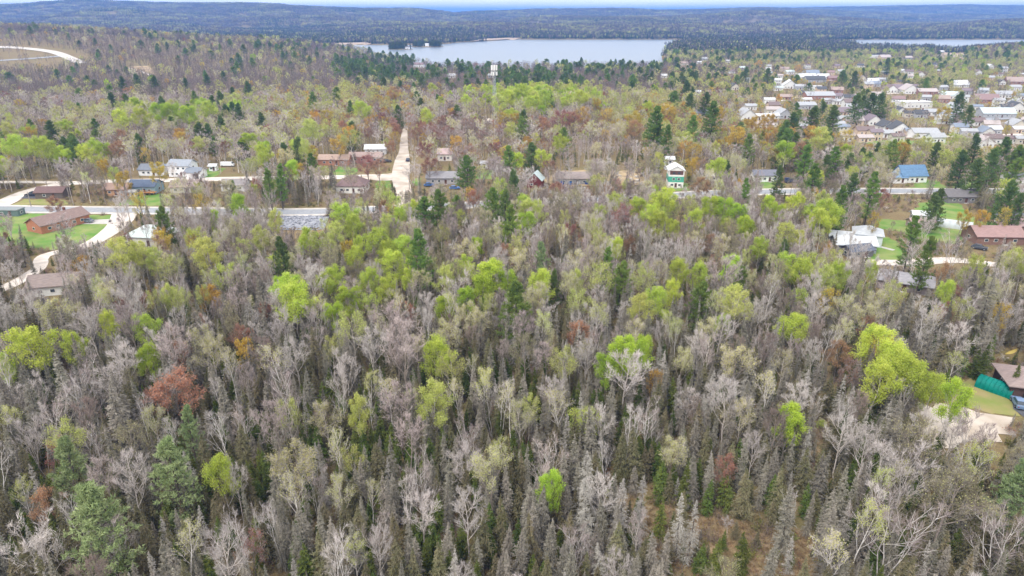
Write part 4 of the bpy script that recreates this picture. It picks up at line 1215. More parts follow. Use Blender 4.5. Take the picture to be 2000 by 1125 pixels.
TYRE = paint((24, 24, 26), 0.9)
def car(px, py, rot, c, label, cat="car", kind="car", L=4.5, name=None):
    x, y = gpt(px, py)
    z = float(T(x, y)) + (0.44 if px == 797 else 0.12)
    e = new_obj(name or ("pickup_truck" if kind == "pickup" else "parked_van" if kind == "van" else "parked_car"), None, loc=(x, y, z), rz=math.radians(rot))
    tag(e, label, cat, "vehicles parked by the houses")
    m = mat("car_paint", lin(c), rough=0.3, spec=0.5)
    h, w = L / 2, 0.9
    if kind == "van":
        prof = [(-h, .35), (h, .35), (h, 1.0), (h - .5, 1.25), (h - 1.1, 2.1), (-h, 2.1)]
    else:
        prof = [(-h, .35), (h, .35), (h, .72), (h - .25, .86), (h - 1.25, .96), (-h + .1, .98), (-h, .8)]
    def prism(pr, wd, taper=None):
        n = len(pr)
        top = max(q[1] for q in pr)
        f = lambda q: wd * (1 - (taper or 0) * (q[1] > top - 0.05))
        V = [(a, -f((a, b)), b) for a, b in pr] + [(a, f((a, b)), b) for a, b in pr]
        return V, [tuple(range(n)), tuple(range(n, 2 * n))[::-1]] + [(i, i + n, (i + 1) % n + n, (i + 1) % n) for i in range(n)]
    V, F = prism(prof, w, 0.06)
    new_obj("body", mk_mesh("body", V, F, [m]), e)
    if kind != "van":
        if kind == "pickup":
            cb = [(-0.3, .97), (1.25, .97), (.75, 1.62), (-.15, 1.62)]
        else:
            cb = [(-h + .35, .97), (h - 1.2, .96), (h - 2.0, 1.46), (-h + 1.0, 1.46)]
        V, F = prism(cb, w * 0.93, 0.14)
        cabin = new_obj("cabin", mk_mesh("cabin", V, F, [GLASS]), e)
        tx = sum(q[0] for q in cb[2:]) / 2
        block("cabin_roof", m, cabin, (tx, 0, max(q[1] for q in cb) + 0.03), (abs(cb[2][0] - cb[3][0]) + 0.1, w * 1.62, 0.07))
        if kind == "pickup":
            block("cargo_bed", paint((30, 30, 32)), e, (-1.45, 0, 0.985), (2.0, 1.5, 0.02))
    else:
        block("windscreen", GLASS, e, (h - 0.78, 0, 1.68), (0.5, 1.55, 0.55))
    for sx in (-1, 1):
        for sy in (-1, 1):
            t = cyl("wheel", TYRE, e, (sx * (h - 0.85), sy * 0.78, 0.33), (sx * (h - 0.85), sy * 0.95, 0.33), 0.33, sides=14)
            cyl("rim", STEEL, t, (sx * (h - 0.85), sy * 0.955, 0.33), (sx * (h - 0.85), sy * 0.965, 0.33), 0.19, sides=10)
    for sy in (-1, 1):
        block("headlight", WHITE, e, (h + 0.005, sy * 0.6, 0.66), (0.05, 0.35, 0.16))
        block("tail_light", paint((150, 24, 22)), e, (-h - 0.005, sy * 0.65, 0.72), (0.05, 0.25, 0.16))
    keepbox(x, y, z, z + 1.5, L, 1.0, pad=1)
    OPEN_POLY.append(np.array([(x - 3.5, y - 5), (x + 3.5, y - 5), (x + 3.5, y + 3), (x - 3.5, y + 3)]))

def build_vehicles():
    car(64, 383, 182, (38, 42, 50), "black pickup truck on the dark drive beside the garage", "truck", "pickup", 5.6)
    car(170, 435, 178, (120, 128, 136), "grey car on the brick bungalow's concrete drive")
    car(77, 392, 20, (196, 200, 204), "pale grey car between the pickup truck and garage", L=4.2) if False else None
    car(797, 316, 92, (34, 44, 62), "dark blue car standing on the sandy track")
    car(742, 318, 10, (52, 50, 56), "dark car nosed towards the red shrubs by the long house")
    car(756, 317, 10, (60, 56, 60), "charcoal car parked towards the sandy track by the long house")
    car(845, 352, 4, (236, 236, 236), "white van beside the round pine and grey-roofed house", "van", "van", 5.4)
    car(838, 364, 8, (44, 92, 150), "blue car in the yard below the white van")
    car(888, 370, 10, (70, 110, 170), "blue car under the round pine")
    car(1988, 792, 70, (112, 134, 164), "light blue car on the dark driveway")
    car(2004, 780, 70, (60, 58, 60), "black car in front of the white garage door")
    car(445, 325, 0, (232, 234, 236), "white camper van at the edge of the bare wood", "van", "van", 6.5)
    car(1550, 357, 0, (44, 60, 96), "dark blue box truck behind the round cedar", "truck", "van", 8)
    car(100, 440, 150, (240, 240, 240), "small white van at the gable end of the brick bungalow", "van", "van", 4.6)
    car(1912, 487, -40, (70, 74, 82), "dark car on the lane beside the ranch house")
    # arched shelters
    def arched(px, py, L, r, rot, c, label, name, hgt=1.0, pale=False):
        x, y = gpt(px, py)
        z = float(T(x, y))
        e = new_obj(name, None, loc=(x, y, z), rz=math.radians(rot))
        tag(e, label, "shelter")
        m = mat(name + "_cover", lin(c), tuple(v * 0.8 for v in lin(c)), 0.6, rough=0.5, leaf=0.1)
        a = np.linspace(0, math.pi, 17)
        prof = [(math.cos(t) * r, math.sin(t) ** 0.85 * r * hgt) for t in a]
        ys = np.linspace(-L / 2, L / 2, 9)
        V = [(p, q, s) for q in ys for p, s in prof]
        n = len(prof)
        F = [(j * n + i, (j + 1) * n + i, (j + 1) * n + i + 1, j * n + i + 1) for j in range(len(ys) - 1) for i in range(n - 1)]
        cv = new_obj("cover", mk_mesh("cover", V, F, [m], smooth=True), e)
        for q in ys:
            g = Geo()
            for i in range(n - 1):
                p0 = np.array([prof[i][0] * 1.01, q, prof[i][1] * 1.01])
                p1 = np.array([prof[i + 1][0] * 1.01, q, prof[i + 1][1] * 1.01])
                tubes(g, np.array([[p0, (p0 + p1) / 2, p1]]), 0.06, 0.06, 1, 4, 0, np.random.default_rng(1))
            V2, F2, _ = g.get()
            new_obj("rib", mk_mesh("rib", V2, F2, [m]), e)
        Vb = [(p, L / 2 - 0.05, s) for p, s in prof]
        new_obj("end_wall", mk_mesh("end_wall", Vb, [tuple(range(n))], [m]), e)
        Vb = [(p * 0.97, -L / 2 + 0.35, s * 0.97) for p, s in prof]
        new_obj("front_flap", mk_mesh("front_flap", Vb, [tuple(range(n))[::-1]], [paint((74, 84, 82)) if not pale else DARKP]), e)
        keepbox(x, y - 2, z, z + r * hgt, max(2 * r, L * 0.75), 0.95)
        OPEN_POLY.append(np.array([(x - L * .6, y - L * .6), (x + L * .6, y - L * .6), (x + L * .6, y + L * .6), (x - L * .6, y + L * .6)]))
    arched(1944, 762, 6.2, 1.9, 38, (0, 128, 116), "dark teal arched fabric shelter beside the hip-roofed garage", "arched_shelter", 1.15)
    arched(1852, 442, 14, 2.6, 58, (206, 212, 214), "long pale arched greenhouse on the big lawn", "arched_greenhouse", 0.95, True)
    # loose yard things
    rng = np.random.default_rng(12)
    sm = [mk_mesh("boulder", np.array(boxv(-.5, .5, -.5, .5, -.4, .5)) * (0.8 + 0.3 * rng.uniform(size=(8, 3))), BOXF, [mat("boulder_stone", (0.5, 0.46, 0.41), (0.36, 0.32, 0.27), 2)]) for _ in range(3)]
    for i in range(38):
        px, py = rng.uniform(1150, 1255), rng.uniform(337, 360)
        x, y = gpt(px, py)
        s = rng.uniform(0.7, 1.9)
        o = new_obj("boulder", sm[i % 3], None, (x, y, float(T(x, y)) + 0.25 * s), rng.uniform(0, 6), (s, s * rng.uniform(.6, 1), s * .7))
        tag(o, "pale boulder in the rock piles beside the long storage building", "boulder", "boulders in the rock yard")
    x, y = gpt(1133, 361)
    for i, (c, q) in enumerate((((40, 90, 180), "bright blue drum"), ((60, 120, 190), "light blue tub"), ((226, 226, 226), "white tank"), ((40, 70, 150), "dark blue crate pile"))):
        e = new_obj("yard_drum", None, loc=(x - 8 + i * 3.6, y, float(T(x, y))))
        tag(e, f"{q} in front of the long storage building", "drum")
        cyl("body", paint(c), e, (0, 0, 0), (0, 0, 1.5), 0.8, sides=12)
        cyl("lid", paint(tuple(int(v * .8) for v in c)), e, (0, 0, 1.5), (0, 0, 1.6), 0.84, sides=12)
    x, y = gpt(1975, 688)
    e = new_obj("yellow_canoe", None, loc=(x, y, float(T(x, y)) + 0.02), rz=0.5)
    tag(e, "yellow canoe lying in the scrub behind the garage", "canoe")
    V, F = [], []
    for i, t in enumerate(np.linspace(-1, 1, 11)):
        w = 0.5 * (1 - t * t) + 0.02
        V += [(t * 2.5, -w, 0.1 * t * t), (t * 2.5, 0, 0.42), (t * 2.5, w, 0.1 * t * t)]
        if i:
            b = (i - 1) * 3
            F += [(b, b + 3, b + 4, b + 1), (b + 1, b + 4, b + 5, b + 2)]
    new_obj("hull", mk_mesh("hull", V, F, [paint((206, 184, 104))]), e)
    block("keel", paint((180, 158, 86)), e, (0, 0, 0.44), (4.0, 0.05, 0.05))
    keepbox(x, y, 0, 1, 5)

build_islands()
build_houses()
build_culvert()
build_tower()
build_poles()
build_vehicles()
for b in ((0, 396, 235, 414, 240), (772, 300, 804, 370, 262), (0, 90, 160, 112, gpt(100, 102)[1] - 8), (0, 108, 120, 122, gpt(60, 116)[1] - 8), (782, 256, 796, 300, 380), (1800, 785, 1965, 820, 117), (1850, 815, 1965, 862, 107), (0, 358, 120, 400, 245), (1480, 369, 1540, 378, 268), (1640, 368, 1700, 378, 268), (1720, 368, 1890, 380, 268), (1300, 372, 1350, 384, 268),
          (175, 430, 240, 466, 222), (62, 488, 108, 504, 200), (25, 534, 80, 556, 172), (235, 378, 315, 402, 240), (0, 422, 200, 450, 225), (1715, 400, 1900, 425, 250), (1880, 435, 1970, 450, 225), (1700, 466, 1745, 500, 205), (700, 340, 770, 352, 298), (380, 345, 480, 353, 285), (1695, 505, 1900, 516, 190), (1853, 745, 1900, 785, 110)):
    KEEP.append(b)

# ------------------------------------------------------------------ the woods
KINDS = ["grey_spruce", "green_fir", "white_pine", "bare_maple", "white_birch", "leafy_aspen", "budding_poplar", "red_maple", "golden_maple"]
KI = {k: i for i, k in enumerate(KINDS)}
NOUN = {"grey_spruce": "spruce", "green_fir": "fir", "white_pine": "pine", "bare_maple": "bare tree", "white_birch": "birch", "leafy_aspen": "aspen", "budding_poplar": "poplar", "red_maple": "maple", "golden_maple": "maple"}

# trees one can single out in the photograph: column and row of the crown's centre, crown width in pixels
S, FI, P, B, W, L, U, R, G = KINDS
CROWNS = {
 L: """577 597 60 0|680 588 45 1|652 612 40 1|720 548 38 0|672 430 45 0|688 436 30 0|655 457 30 3|700 467 20 0|690 495 30 0|732 477 42 0|760 490 34 0|785 487 40 0|770 520 46 0|793 532 26 0|650 545 42 0|625 540 26 0|760 440 28 3|782 422 28 0|510 460 28 3|535 427 25 3|935 475 26 1|962 555 62 1|940 560 42 1|912 580 36 1|867 600 40 1|990 545 34 1
 1025 407 25 3|1052 410 25 3|1027 435 34 1|1252 410 36 0|1270 420 30 0|1295 402 42 0|1285 435 36 0|1355 425 30 0|1385 407 34 1|1412 410 36 1|1440 420 32 1|1452 432 24 1|1317 440 22 0|1485 482 32 0|1327 525 34 0|1362 530 32 0|1315 560 30 0|1287 585 42 0|1057 555 42 0|1125 537 22 3|1437 595 46 3|1590 425 46 2|1622 427 50 2|1607 440 50 2|1725 690 78 2|1750 722 62 0|1772 742 62 0|1796 728 42 0|1822 752 46 0|1852 778 58 1|1712 738 56 0|1762 692 34 0
 1552 640 48 0|1538 522 42 0|1562 532 42 0|1608 547 36 3|1642 530 32 0|1706 515 20 0|1906 530 36 3|1848 560 30 0|1990 512 34 3|1215 700 56 1|1242 688 52 1|1262 662 30 1|1193 706 42 1|848 795 62 3|845 690 52 0|65 690 72 0|135 665 38 0|3 710 42 0|285 635 42 0|213 622 34 0|517 307 32 0|832 230 22 0|38 300 46 0|85 302 42 0|167 302 26 0|706 224 30 0|1017 189 36 0|993 200 32 0|1035 210 26 0|1063 203 32 0|1133 200 32 0|975 213 26 3|1077 928 38 1|700 795 38 3|340 232 40 1|310 232 40 1|370 235 30 1|280 240 36 0|235 242 30 0|410 225 40 0
 235 508 46 3|273 507 42 3|305 502 30 3|405 505 46 3|1401 336 36 0|1597 284 44 3|607 270 44 3|868 540 32 3|1240 400 26 0|1462 440 24 1|1745 690 40 0""",
 U: """690 650 60 0|862 455 28 0|955 588 32 0|1105 420 22 0|1347 400 30 0|1415 485 42 2|1455 492 22 0|1170 550 52 0|1260 550 44 0|1438 615 62 0|1438 715 62 1|1100 712 56 0|885 712 46 0|870 655 52 1|915 620 48 1|565 795 46 0|110 620 56 1|125 855 62 0|340 575 32 0|300 575 28 0|355 575 30 0|400 565 28 0|580 918 84 1|665 950 52 2|1020 805 48 2|1032 782 32 0|640 815 62 2|335 527 42 0|393 370 24 0|560 315 32 1|647 262 36 0|1210 210 42 0|671 196 32 0|690 285 36 0|1385 640 40 1|1640 600 50 2|1690 620 46 1|1650 640 40 2|1330 700 40 1|1450 800 50 2|415 690 60 2|1240 650 44 2|1115 560 44 1|910 500 46 1|1050 580 46 1|1130 590 44 0|1720 590 40 2|300 805 46 2|1530 700 40 2|455 400 30 1|520 470 30 1""",
 P: """1275 262 46 0|1300 272 26 0|1350 262 32 0|1390 250 42 0|1463 292 30 0|1572 326 40 0|912 340 50 3|998 318 34 0|998 440 42 0|830 425 60 3|858 412 56 3|823 505 54 0|1186 512 34 0|1212 542 54 3|1005 612 68 0|1082 548 28 1|1062 500 38 2|580 294 34 1|525 357 30 0|545 348 28 0|200 1035 130 2|340 930 96 2|138 912 84 2|365 825 48 2|1985 958 90 2|1590 364 42 0|1665 366 36 1|1825 408 42 1|1960 398 54 1|1903 350 50 1|1935 330 46 1|1875 330 44 1|1520 347 30 1|1640 400 36 0|1700 380 40 0|1805 500 40 0|1905 290 34 1|1958 300 40 1|1670 215 34 1|1700 212 40 1|1720 210 34 1|1550 250 38 1|1585 240 40 1|1625 245 46 1|1870 215 40 1|1890 232 30 1|1345 210 32 1|1375 205 30 1|1500 155 36 1|1645 157 26 1|1668 160 26 1|1735 130 34 1|1830 395 36 1|690 140 30 1|715 150 30 1|760 150 34 1|790 145 34 1|240 168 22 1|270 165 24 1|305 168 24 1|413 205 22 1|465 120 20 1|555 115 20 1|485 180 24 1|1420 330 24 1|1455 150 26 1|1610 330 36 1|1985 410 40 1|1780 465 44 0""",
 R: """345 785 92 1|300 775 40 0|472 655 42 0|95 975 58 1|240 595 30 0|1420 905 42 0|1640 690 48 1|112 868 30 0|1114 454 30 0|1210 440 46 2|1227 473 26 1|924 387 26 1|228 300 34 1|1098 241 32 0|720 330 40 0|740 335 36 0|770 190 26 1|840 330 34 0|1370 370 36 1|1840 530 32 1|1720 390 36 0||1120 240 30 1|1060 250 30 1|830 300 32 0|285 580 26 1|1660 730 40 2|110 400 30 1|1560 305 44 1|1240 262 40 1""",
 G: """662 292 34 0|685 272 30 0|205 329 24 0|239 355 30 0|311 343 34 0|1354 312 44 1|1164 210 22 0|1007 238 22 0|979 241 26 1|1762 300 28 0|164 519 32 1|1405 230 24 0|1440 280 40 0|1500 275 36 1|1650 285 36 1|1585 275 34 0|1240 245 36 0|1300 230 36 0|1340 300 30 1|1710 430 24 1|1880 425 26 0|1915 425 26 0|1960 420 24 1|1620 590 40 1|1955 620 40 1|640 240 36 1|1840 230 26 0|1675 155 22 1|1482 128 12 0|1560 140 18 1|1140 235 36 1|1185 240 30 1|1500 250 40 0|1470 255 40 0|390 400 30 1|280 400 32 1""",
 B: """178 642 52 1|1223 740 78 1|1412 800 74 1|795 715 92 0|785 800 74 0|915 905 66 1|915 992 72 1|832 990 66 1|735 1045 48 1|72 1070 112 4|1830 995 120 5|1790 870 80 5|1990 900 60 5|1850 845 56 1|1898 850 52 3|1812 835 50 1|1925 845 40 0|1760 935 120 4|1650 850 62 1|720 690 60 1|455 930 40 1|540 830 70 0|1170 820 50 1|1085 770 50 1|250 710 60 1|340 700 70 0|265 640 56 0|1140 690 44 1|1560 780 54 1|1470 620 44 1|610 555 50 1|460 560 50 0|1070 690 44 0|760 650 64 0|1300 500 44 1|1590 600 46 1|1385 690 40 3|225 750 60 1|1690 870 60 1|1470 860 40 1|1020 640 44 0|1400 560 70 0|1590 690 44 1""",
 W: """275 790 36 1|590 960 46 0|610 930 50 3|540 1000 40 1|960 770 36 1|1000 780 34 0|900 760 34 0|1740 1040 140 3|1960 1050 120 3|145 760 40 1|500 1000 40 1|470 1010 46 1|1100 790 44 0|1770 760 40 1|1610 660 40 1|1800 640 50 1|1185 870 26 1|660 870 40 0|790 950 40 1|1890 610 50 1|1285 460 20 0|1865 490 60 3|1790 500 60 3|760 760 40 0|425 745 30 1|1650 800 40 1|1545 960 30 1""",
 S: """235 850 60 3|245 810 70 5|1035 1000 52 0|1145 960 60 2|1145 1010 60 2|1100 940 40 3|1210 1000 50 2|1330 1010 40 2|1350 1030 40 2|1120 900 34 3|1300 1070 36 0|1215 1080 36 0|1110 1100 36 0|1010 1085 44 0|650 1090 64 5|700 1070 50 0|800 1090 40 0|1625 1060 62 5|1670 1060 56 0|1540 1010 44 3|1600 930 44 0|1735 790 46 0|1740 850 60 5|1850 1090 50 1|500 640 40 0|520 600 44 0|440 800 40 3|70 820 60 5|20 800 60 5|55 770 50 0|130 780 50 3|1920 620 60 5|1895 590 50 3|1050 1010 50 0|870 1070 44 0|600 720 40 1|1250 985 44 2|1160 870 44 3""",
 FI: """1370 1085 36 0|1400 1080 36 1|1340 950 44 1|1420 960 44 0|1290 900 36 1|1250 880 34 1|1880 700 34 1|1905 705 26 1|1985 735 26 1|840 890 44 0|740 850 44 0|870 870 40 1|700 870 40 0|520 1060 50 2|590 1080 46 0|1510 960 40 0|1360 930 40 0|1000 960 34 2|1870 1060 40 0|1710 1090 44 0|470 500 22 1|100 960 40 0|680 940 40 0|960 1060 34 1|1450 900 40 1|620 870 40 1""",
}
HGT = {S: 10.4, FI: 6.6, P: 17.0, B: 12.8, W: 13.5, L: 14.0, U: 13.5, R: 11.0, G: 11.5}
CEN = {S: 0.55, FI: 0.5, P: 0.62, B: 0.70, W: 0.72, L: 0.72, U: 0.72, R: 0.66, G: 0.66}

TREES = []       # x, y, kind, variant, width scale, height scale, turn, hand-placed
rng = np.random.default_rng(77)
for kind, txt in CROWNS.items():
    for row in txt.replace("\n", "|").split("|"):
        q = [float(v) for v in row.split()]
        if len(q) < 4 or q[2] <= 0:
            continue
        px, py, w, var = q
        pr = PROTO[kind][int(var) % len(PROTO[kind])]
        h = pr["H"] * (1 + rng.uniform(-0.08, 0.08))
        if py < 250:
            h *= 1.05
        x, y = gpt(px, py, h * CEN[kind])
        z = float(T(x, y))
        _, _, d = proj(x, y, z + h * CEN[kind])
        sw = w * d / FPX / (2 * pr["R"])
        sw = float(np.clip(sw, 0.55, 1.7))
        sh = h / pr["H"] * float(np.clip(0.55 + 0.45 * sw, 0.75, 1.3))
        TREES.append([x, y, KI[kind], int(var) % len(PROTO[kind]), sw, sh, rng.uniform(0, 6.28), 1, py])
NHAND = len(TREES)

ROWS = np.array([  # photograph row of the tree's foot, then the share of each kind
    [1600, .64, .30, .000, .02, .03, .00, .005, 0.002, .0],
    [1150, .62, .29, .001, .03, .04, .00, .008, 0.002, .0],
    [950, .56, .28, .003, .06, .10, .002, .015, 0.004, .002],
    [800, .52, .20, .005, .13, .12, .005, .03, 0.007, .004],
    [680, .44, .10, .007, .27, .11, .010, .06, 0.007, .005],
    [560, .29, .05, .010, .43, .09, .018, .09, 0.012, .008],
    [440, .16, .05, .018, .53, .04, .025, .11, 0.020, .012],
    [340, .13, .06, .030, .55, .07, .020, .07, 0.022, .035],
    [260, .10, .03, .02, .66, .07, .010, .05, 0.022, .030],
    [180, .13, .02, .012, .74, .02, .004, .05, 0.008, .008],
    [110, .13, .02, .02, .74, .01, .002, .06, 0.004, .010]])
BLOBS = [  # column, row, half-width, half-height, added shares
    (350, 165, 420, 45, {B: 0.9, S: 0.35}), (1050, 215, 130, 18, {L: 0.7, U: 0.4}), (1350, 255, 190, 40, {G: 0.38, U: 0.55, R: 0.18}), (660, 235, 110, 50, {G: 0.28, U: 0.25, R: 0.15}), (1700, 205, 330, 85, {P: 0.14, U: 0.6, G: 0.08, S: 0.08}),
    (1820, 345, 250, 70, {P: 0.22, S: 0.15, U: 0.35}), (745, 145, 75, 26, {P: 0.4}), (600, 385, 160, 35, {S: 0.7, FI: 0.2}), (1150, 325, 140, 22, {FI: 0.9}), (1500, 100, 210, 28, {P: 0.15, U: 0.6}), (1850, 140, 200, 28, {U: 0.7, L: 0.2, S: 0.3}),
    (330, 238, 160, 10, {L: 0.35, U: 0.5}), (330, 270, 300, 26, {U: 0.15, W: 0.3, B: 0.8}), (880, 300, 160, 40, {R: 0.3, B: 0.4}), (70, 320, 130, 40, {P: 0.2, S: 0.5, L: 0.15}), (1050, 160, 300, 30, {B: 0.9, P: 0.15}), (520, 205, 160, 14, {U: 0.35, B: 0.5}),
    (1150, 430, 120, 60, {B: 0.8, R: 0.2}), (1400, 470, 170, 60, {B: 0.9, U: 0.2}), (450, 700, 120, 150, {S: 0.35}), (1650, 780, 90, 110, {B: 0.4, R: 0.12}), (1800, 950, 200, 120, {B: 0.35, W: 0.12}), (1900, 640, 120, 60, {R: 0.1, U: 0.3, B: 0.3}), (750, 880, 330, 90, {FI: 0.5, W: 0.12})]

def shares(px, py, x, y):
    Wt = np.stack([np.interp(py, ROWS[::-1, 0], ROWS[::-1, i + 1]) for i in range(9)], 1)
    for cx, cy_, rx, ry, add in BLOBS:
        g = np.exp(-((px - cx) / rx) ** 4 - ((py - cy_) / ry) ** 4)
        for k, a in add.items():
            Wt[:, KI[k]] += a * g
    sc = np.clip(y / 14, 9, 60)
    for i in range(9):
        Wt[:, i] *= np.exp(np.where(y < 170, 0.7, 1.1) * wav(x, y, sc, i * 1.7))
    return Wt / Wt.sum(1, keepdims=True)

def open_ground(x, y):
    bad = np.zeros(len(x), bool)
    for g in OPEN_POLY:
        m = (x > g[:, 0].min()) & (x < g[:, 0].max()) & (y > g[:, 1].min()) & (y < g[:, 1].max())
        if m.any():
            bad[m] |= inpoly(x[m], y[m], g)
    for Pn, w in OPEN_LINE:
        m = (x > Pn[:, 0].min() - 15) & (x < Pn[:, 0].max() + 15) & (y > Pn[:, 1].min() - 15) & (y < Pn[:, 1].max() + 15)
        i = np.nonzero(m)[0]
        for c in np.array_split(i, max(1, len(i) // 3000)):
            d2 = (x[c, None] - Pn[None, :, 0]) ** 2 + (y[c, None] - Pn[None, :, 1]) ** 2
            bad[c] |= (d2 < w[None] ** 2).any(1)
    return bad

def hides(x, y, w, h, boxes):
    """would a tree of this size stand in front of something the photograph shows?"""
    z = T(x, y)
    bx, by, d = proj(x, y, z)
    _, ty, _ = proj(x, y, z + h)
    hw = w / 2 * FPX / d * 0.75
    out = np.zeros(len(x), bool)
    for x0, y0, x1, y1, yd in boxes:
        out |= (bx + hw > x0) & (bx - hw < x1) & (ty < y1) & (by > y0) & (y < yd - 0.5)
    return out

def scatter(y0, y1, sp, umin=-160, umax=2160):
    """a shaken grid on the ground between two distances; spacing sp(y)"""
    out, y = [], y0
    while y < y1:
        s = sp(y)
        xa, xb = (umin - 1000) / FPX * (y * CT + HC * ST), (umax - 1000) / FPX * (y * CT + HC * ST)
        n = max(1, int((xb - xa) / s))
        xs = np.linspace(xa, xb, n) + rng.uniform(-0.45, 0.45, n) * s
        out.append(np.stack([xs, y + rng.uniform(-0.45, 0.45, n) * s], 1))
        y += s
    return np.concatenate(out)

# boxes of the singled-out crowns: the fill does not grow in front of them
CBOX = []
for x, y, k, v, sw, sh, *_r in TREES:
    pr = PROTO[KINDS[k]][v]
    z = float(T(x, y))
    h = pr["H"] * sh
    c = CEN[KINDS[k]]
    px, p0, d = proj(x, y, z + h * (2 * c - 1) * 0.55 + h * 0.25)
    _, p1, _ = proj(x, y, z + h)
    hw = pr["R"] * sw * FPX / d * 0.62
    if k in (KI[S], KI[FI]):
        continue
    CBOX.append((px - hw, p1, px + hw, p0 - (p0 - p1) * 0.25, y))

def fill(y0, y1, sp, hs, keep_boxes=True, thin=None, only=None):
    pts = scatter(y0, y1, sp)
    x, y = pts[:, 0], pts[:, 1]
    u = ucol(x, y)
    ok = ~open_ground(x, y) & ~(inpoly(u, y, NEAR_LAKE) | inpoly(u, y, FAR_LAKE))
    x, y = x[ok], y[ok]
    px, py, d = proj(x, y, T(x, y))
    Wt = shares(px, py, x, y)
    if only is not None:
        Wt = Wt * np.isin(np.arange(9), [KI[q] for q in only])
        Wt = Wt / Wt.sum(1, keepdims=True)
    k = (rng.uniform(size=len(x))[:, None] > np.cumsum(Wt, 1)).sum(1).clip(0, 8)
    H = np.array([HGT[q] for q in KINDS])[k] * hs * rng.uniform(0.72, 1.12, len(x))
    H = np.where((k == KI[S]), H * np.where(rng.uniform(size=len(x)) < 0.35, rng.uniform(0.45, 0.8, len(x)), 1), H)
    H = np.where((px > 1420) & (py > 120) & (py < 285), H * 0.74, H)
    wd = np.array([3.0, 2.8, 6, 4.6, 3.4, 4.8, 4.8, 5, 5])[k]
    bad = np.zeros(len(x), bool)
    if keep_boxes:
        bad = hides(x, y, wd, H * 0.97, KEEP)
        m = y < 700
        bad &= ~((k == KI[B]) & (rng.uniform(size=len(x)) < 0.14))
        bad[m] |= hides(x[m], y[m], wd[m] * 0.9, H[m] * 0.95, CBOX)
    if thin is not None:
        bad |= thin(px, py)
    # where a tall tree would hide something, a low young one may still stand
    small = bad & (rng.uniform(size=len(x)) < 0.6)
    k = np.where(small, rng.choice([KI[FI], KI[B], KI[S], KI[U]], len(x), p=[.45, .25, .2, .1]), k)
    H = np.where(small, rng.uniform(1.8, 4.0, len(x)), H)
    if keep_boxes:
        bad2 = hides(x, y, 1.5 + 0 * H, H, KEEP)
        if thin is not None:
            bad2 |= thin(px, py) & (rng.uniform(size=len(x)) < 0.6)
        bad = np.where(small, bad2, bad)
    x, y, k, H = x[~bad], y[~bad], k[~bad], H[~bad]
    for i in range(len(x)):
        kd = KINDS[k[i]]
        v = int(rng.integers(0, len(PROTO[kd])))
        if kd == S:
            v = int(rng.choice(6, p=[.24, .26, .08, .18, .14, .10]))
        if kd == P and v == 2 and y[i] > 130:
            v = 1
        sh = H[i] / PROTO[kd][v]["H"]
        TREES.append([x[i], y[i], k[i], v, float(np.clip(sh, 0.3, 1.15) ** 0.85 * rng.uniform(0.85, 1.2)) * (0.84 if k[i] < 2 else 1.12 if y[i] > 270 else 0.86), sh, rng.uniform(0, 6.28), 0, 0])

BOG = [(1190, 985), (1250, 970), (1330, 1000), (1400, 1010), (1480, 1030), (1570, 1035), (1610, 1100), (1600, 1330), (1320, 1330), (1300, 1120), (1230, 1060)]
def thin_bog(px, py):
    m = inpoly(px, py, BOG) & (rng.uniform(size=len(px)) < 0.86)
    m |= inpoly(px, py, [(1575, 850), (1600, 690), (1632, 690), (1630, 800), (1600, 920)]) & (rng.uniform(size=len(px)) < 0.7)
    return m
CON, BRD = (S, FI), (P, B, W, L, U, R, G)
fill(52, 140, lambda y: 2.1 + y * 0.003, 1.0, thin=thin_bog, only=CON)
fill(52, 140, lambda y: 9.6 - (y - 52) * 0.047, 1.0, thin=thin_bog, only=BRD)
fill(140, 200, lambda y: 3.2 + (y - 140) * 0.03, 1.0, only=CON)
fill(140, 200, lambda y: 5.0 - (y - 140) * 0.008, 1.0, only=BRD)
fill(200, 270, lambda y: 4.2, 1.0)
NNEAR = len(TREES)
fill(270, 620, lambda y: 4.6 + (y - 270) * 0.0030, 1.0)
fill(620, 1320, lambda y: 5.6 + (y - 620) * 0.0028, 0.95)
A = np.array([t[:9] for t in TREES], float)
_px = proj(A[:, 0], A[:, 1], T(A[:, 0], A[:, 1]) + 8)[0]
inw = (_px > -150) & (_px < 2150)
TREES = [t for t, q in zip(TREES, inw) if q]
A = A[inw]
# islands and the far bank carry a dark fringe of conifers
for x, d, w, dp in ISLANDS:
    for i in range(95):
        a, r = rng.uniform(0, 6.28), rng.uniform(0, 1) ** 0.5 * 0.82
        qx, qy = x + math.cos(a) * w * r, d + math.sin(a) * dp * r
        if any(abs(qx - h[0]) < 9 and h[1] - 14 < qy < h[1] + 5 for h in HOUSES):
            continue
        TREES.append([qx, qy, KI[FI], 1, 1.9, rng.uniform(1.3, 2.1), 0.0, 2, 0])

# ---- which trees become objects of their own: the 300 of each kind that show largest
Z = np.array([T(t[0], t[1]) if t[7] != 2 else WATER_Z + 1.2 for t in TREES], float)
TA = np.array([t[:8] for t in TREES], float)
PX, PY, DD = proj(TA[:, 0], TA[:, 1], Z)
HH = np.array([PROTO[KINDS[int(t[2])]][int(t[3])]["H"] * t[5] for t in TREES])
_, PT, _ = proj(TA[:, 0], TA[:, 1], Z + HH)
vis = (PX > -25) & (PX < 2025) & (PT < 1120)
size = HH / DD * np.where(TA[:, 7] == 1, 1.6, 1.0)
single = np.zeros(len(TREES), bool)
CAP = {S: 295, FI: 240, P: 200, B: 295, W: 200, L: 230, U: 260, R: 130, G: 100}
for k in KINDS:
    i = np.nonzero((TA[:, 2] == KI[k]) & vis & (TA[:, 7] < 2))[0]
    i = i[np.argsort(-size[i])][:CAP[k]]
    single[i] = True

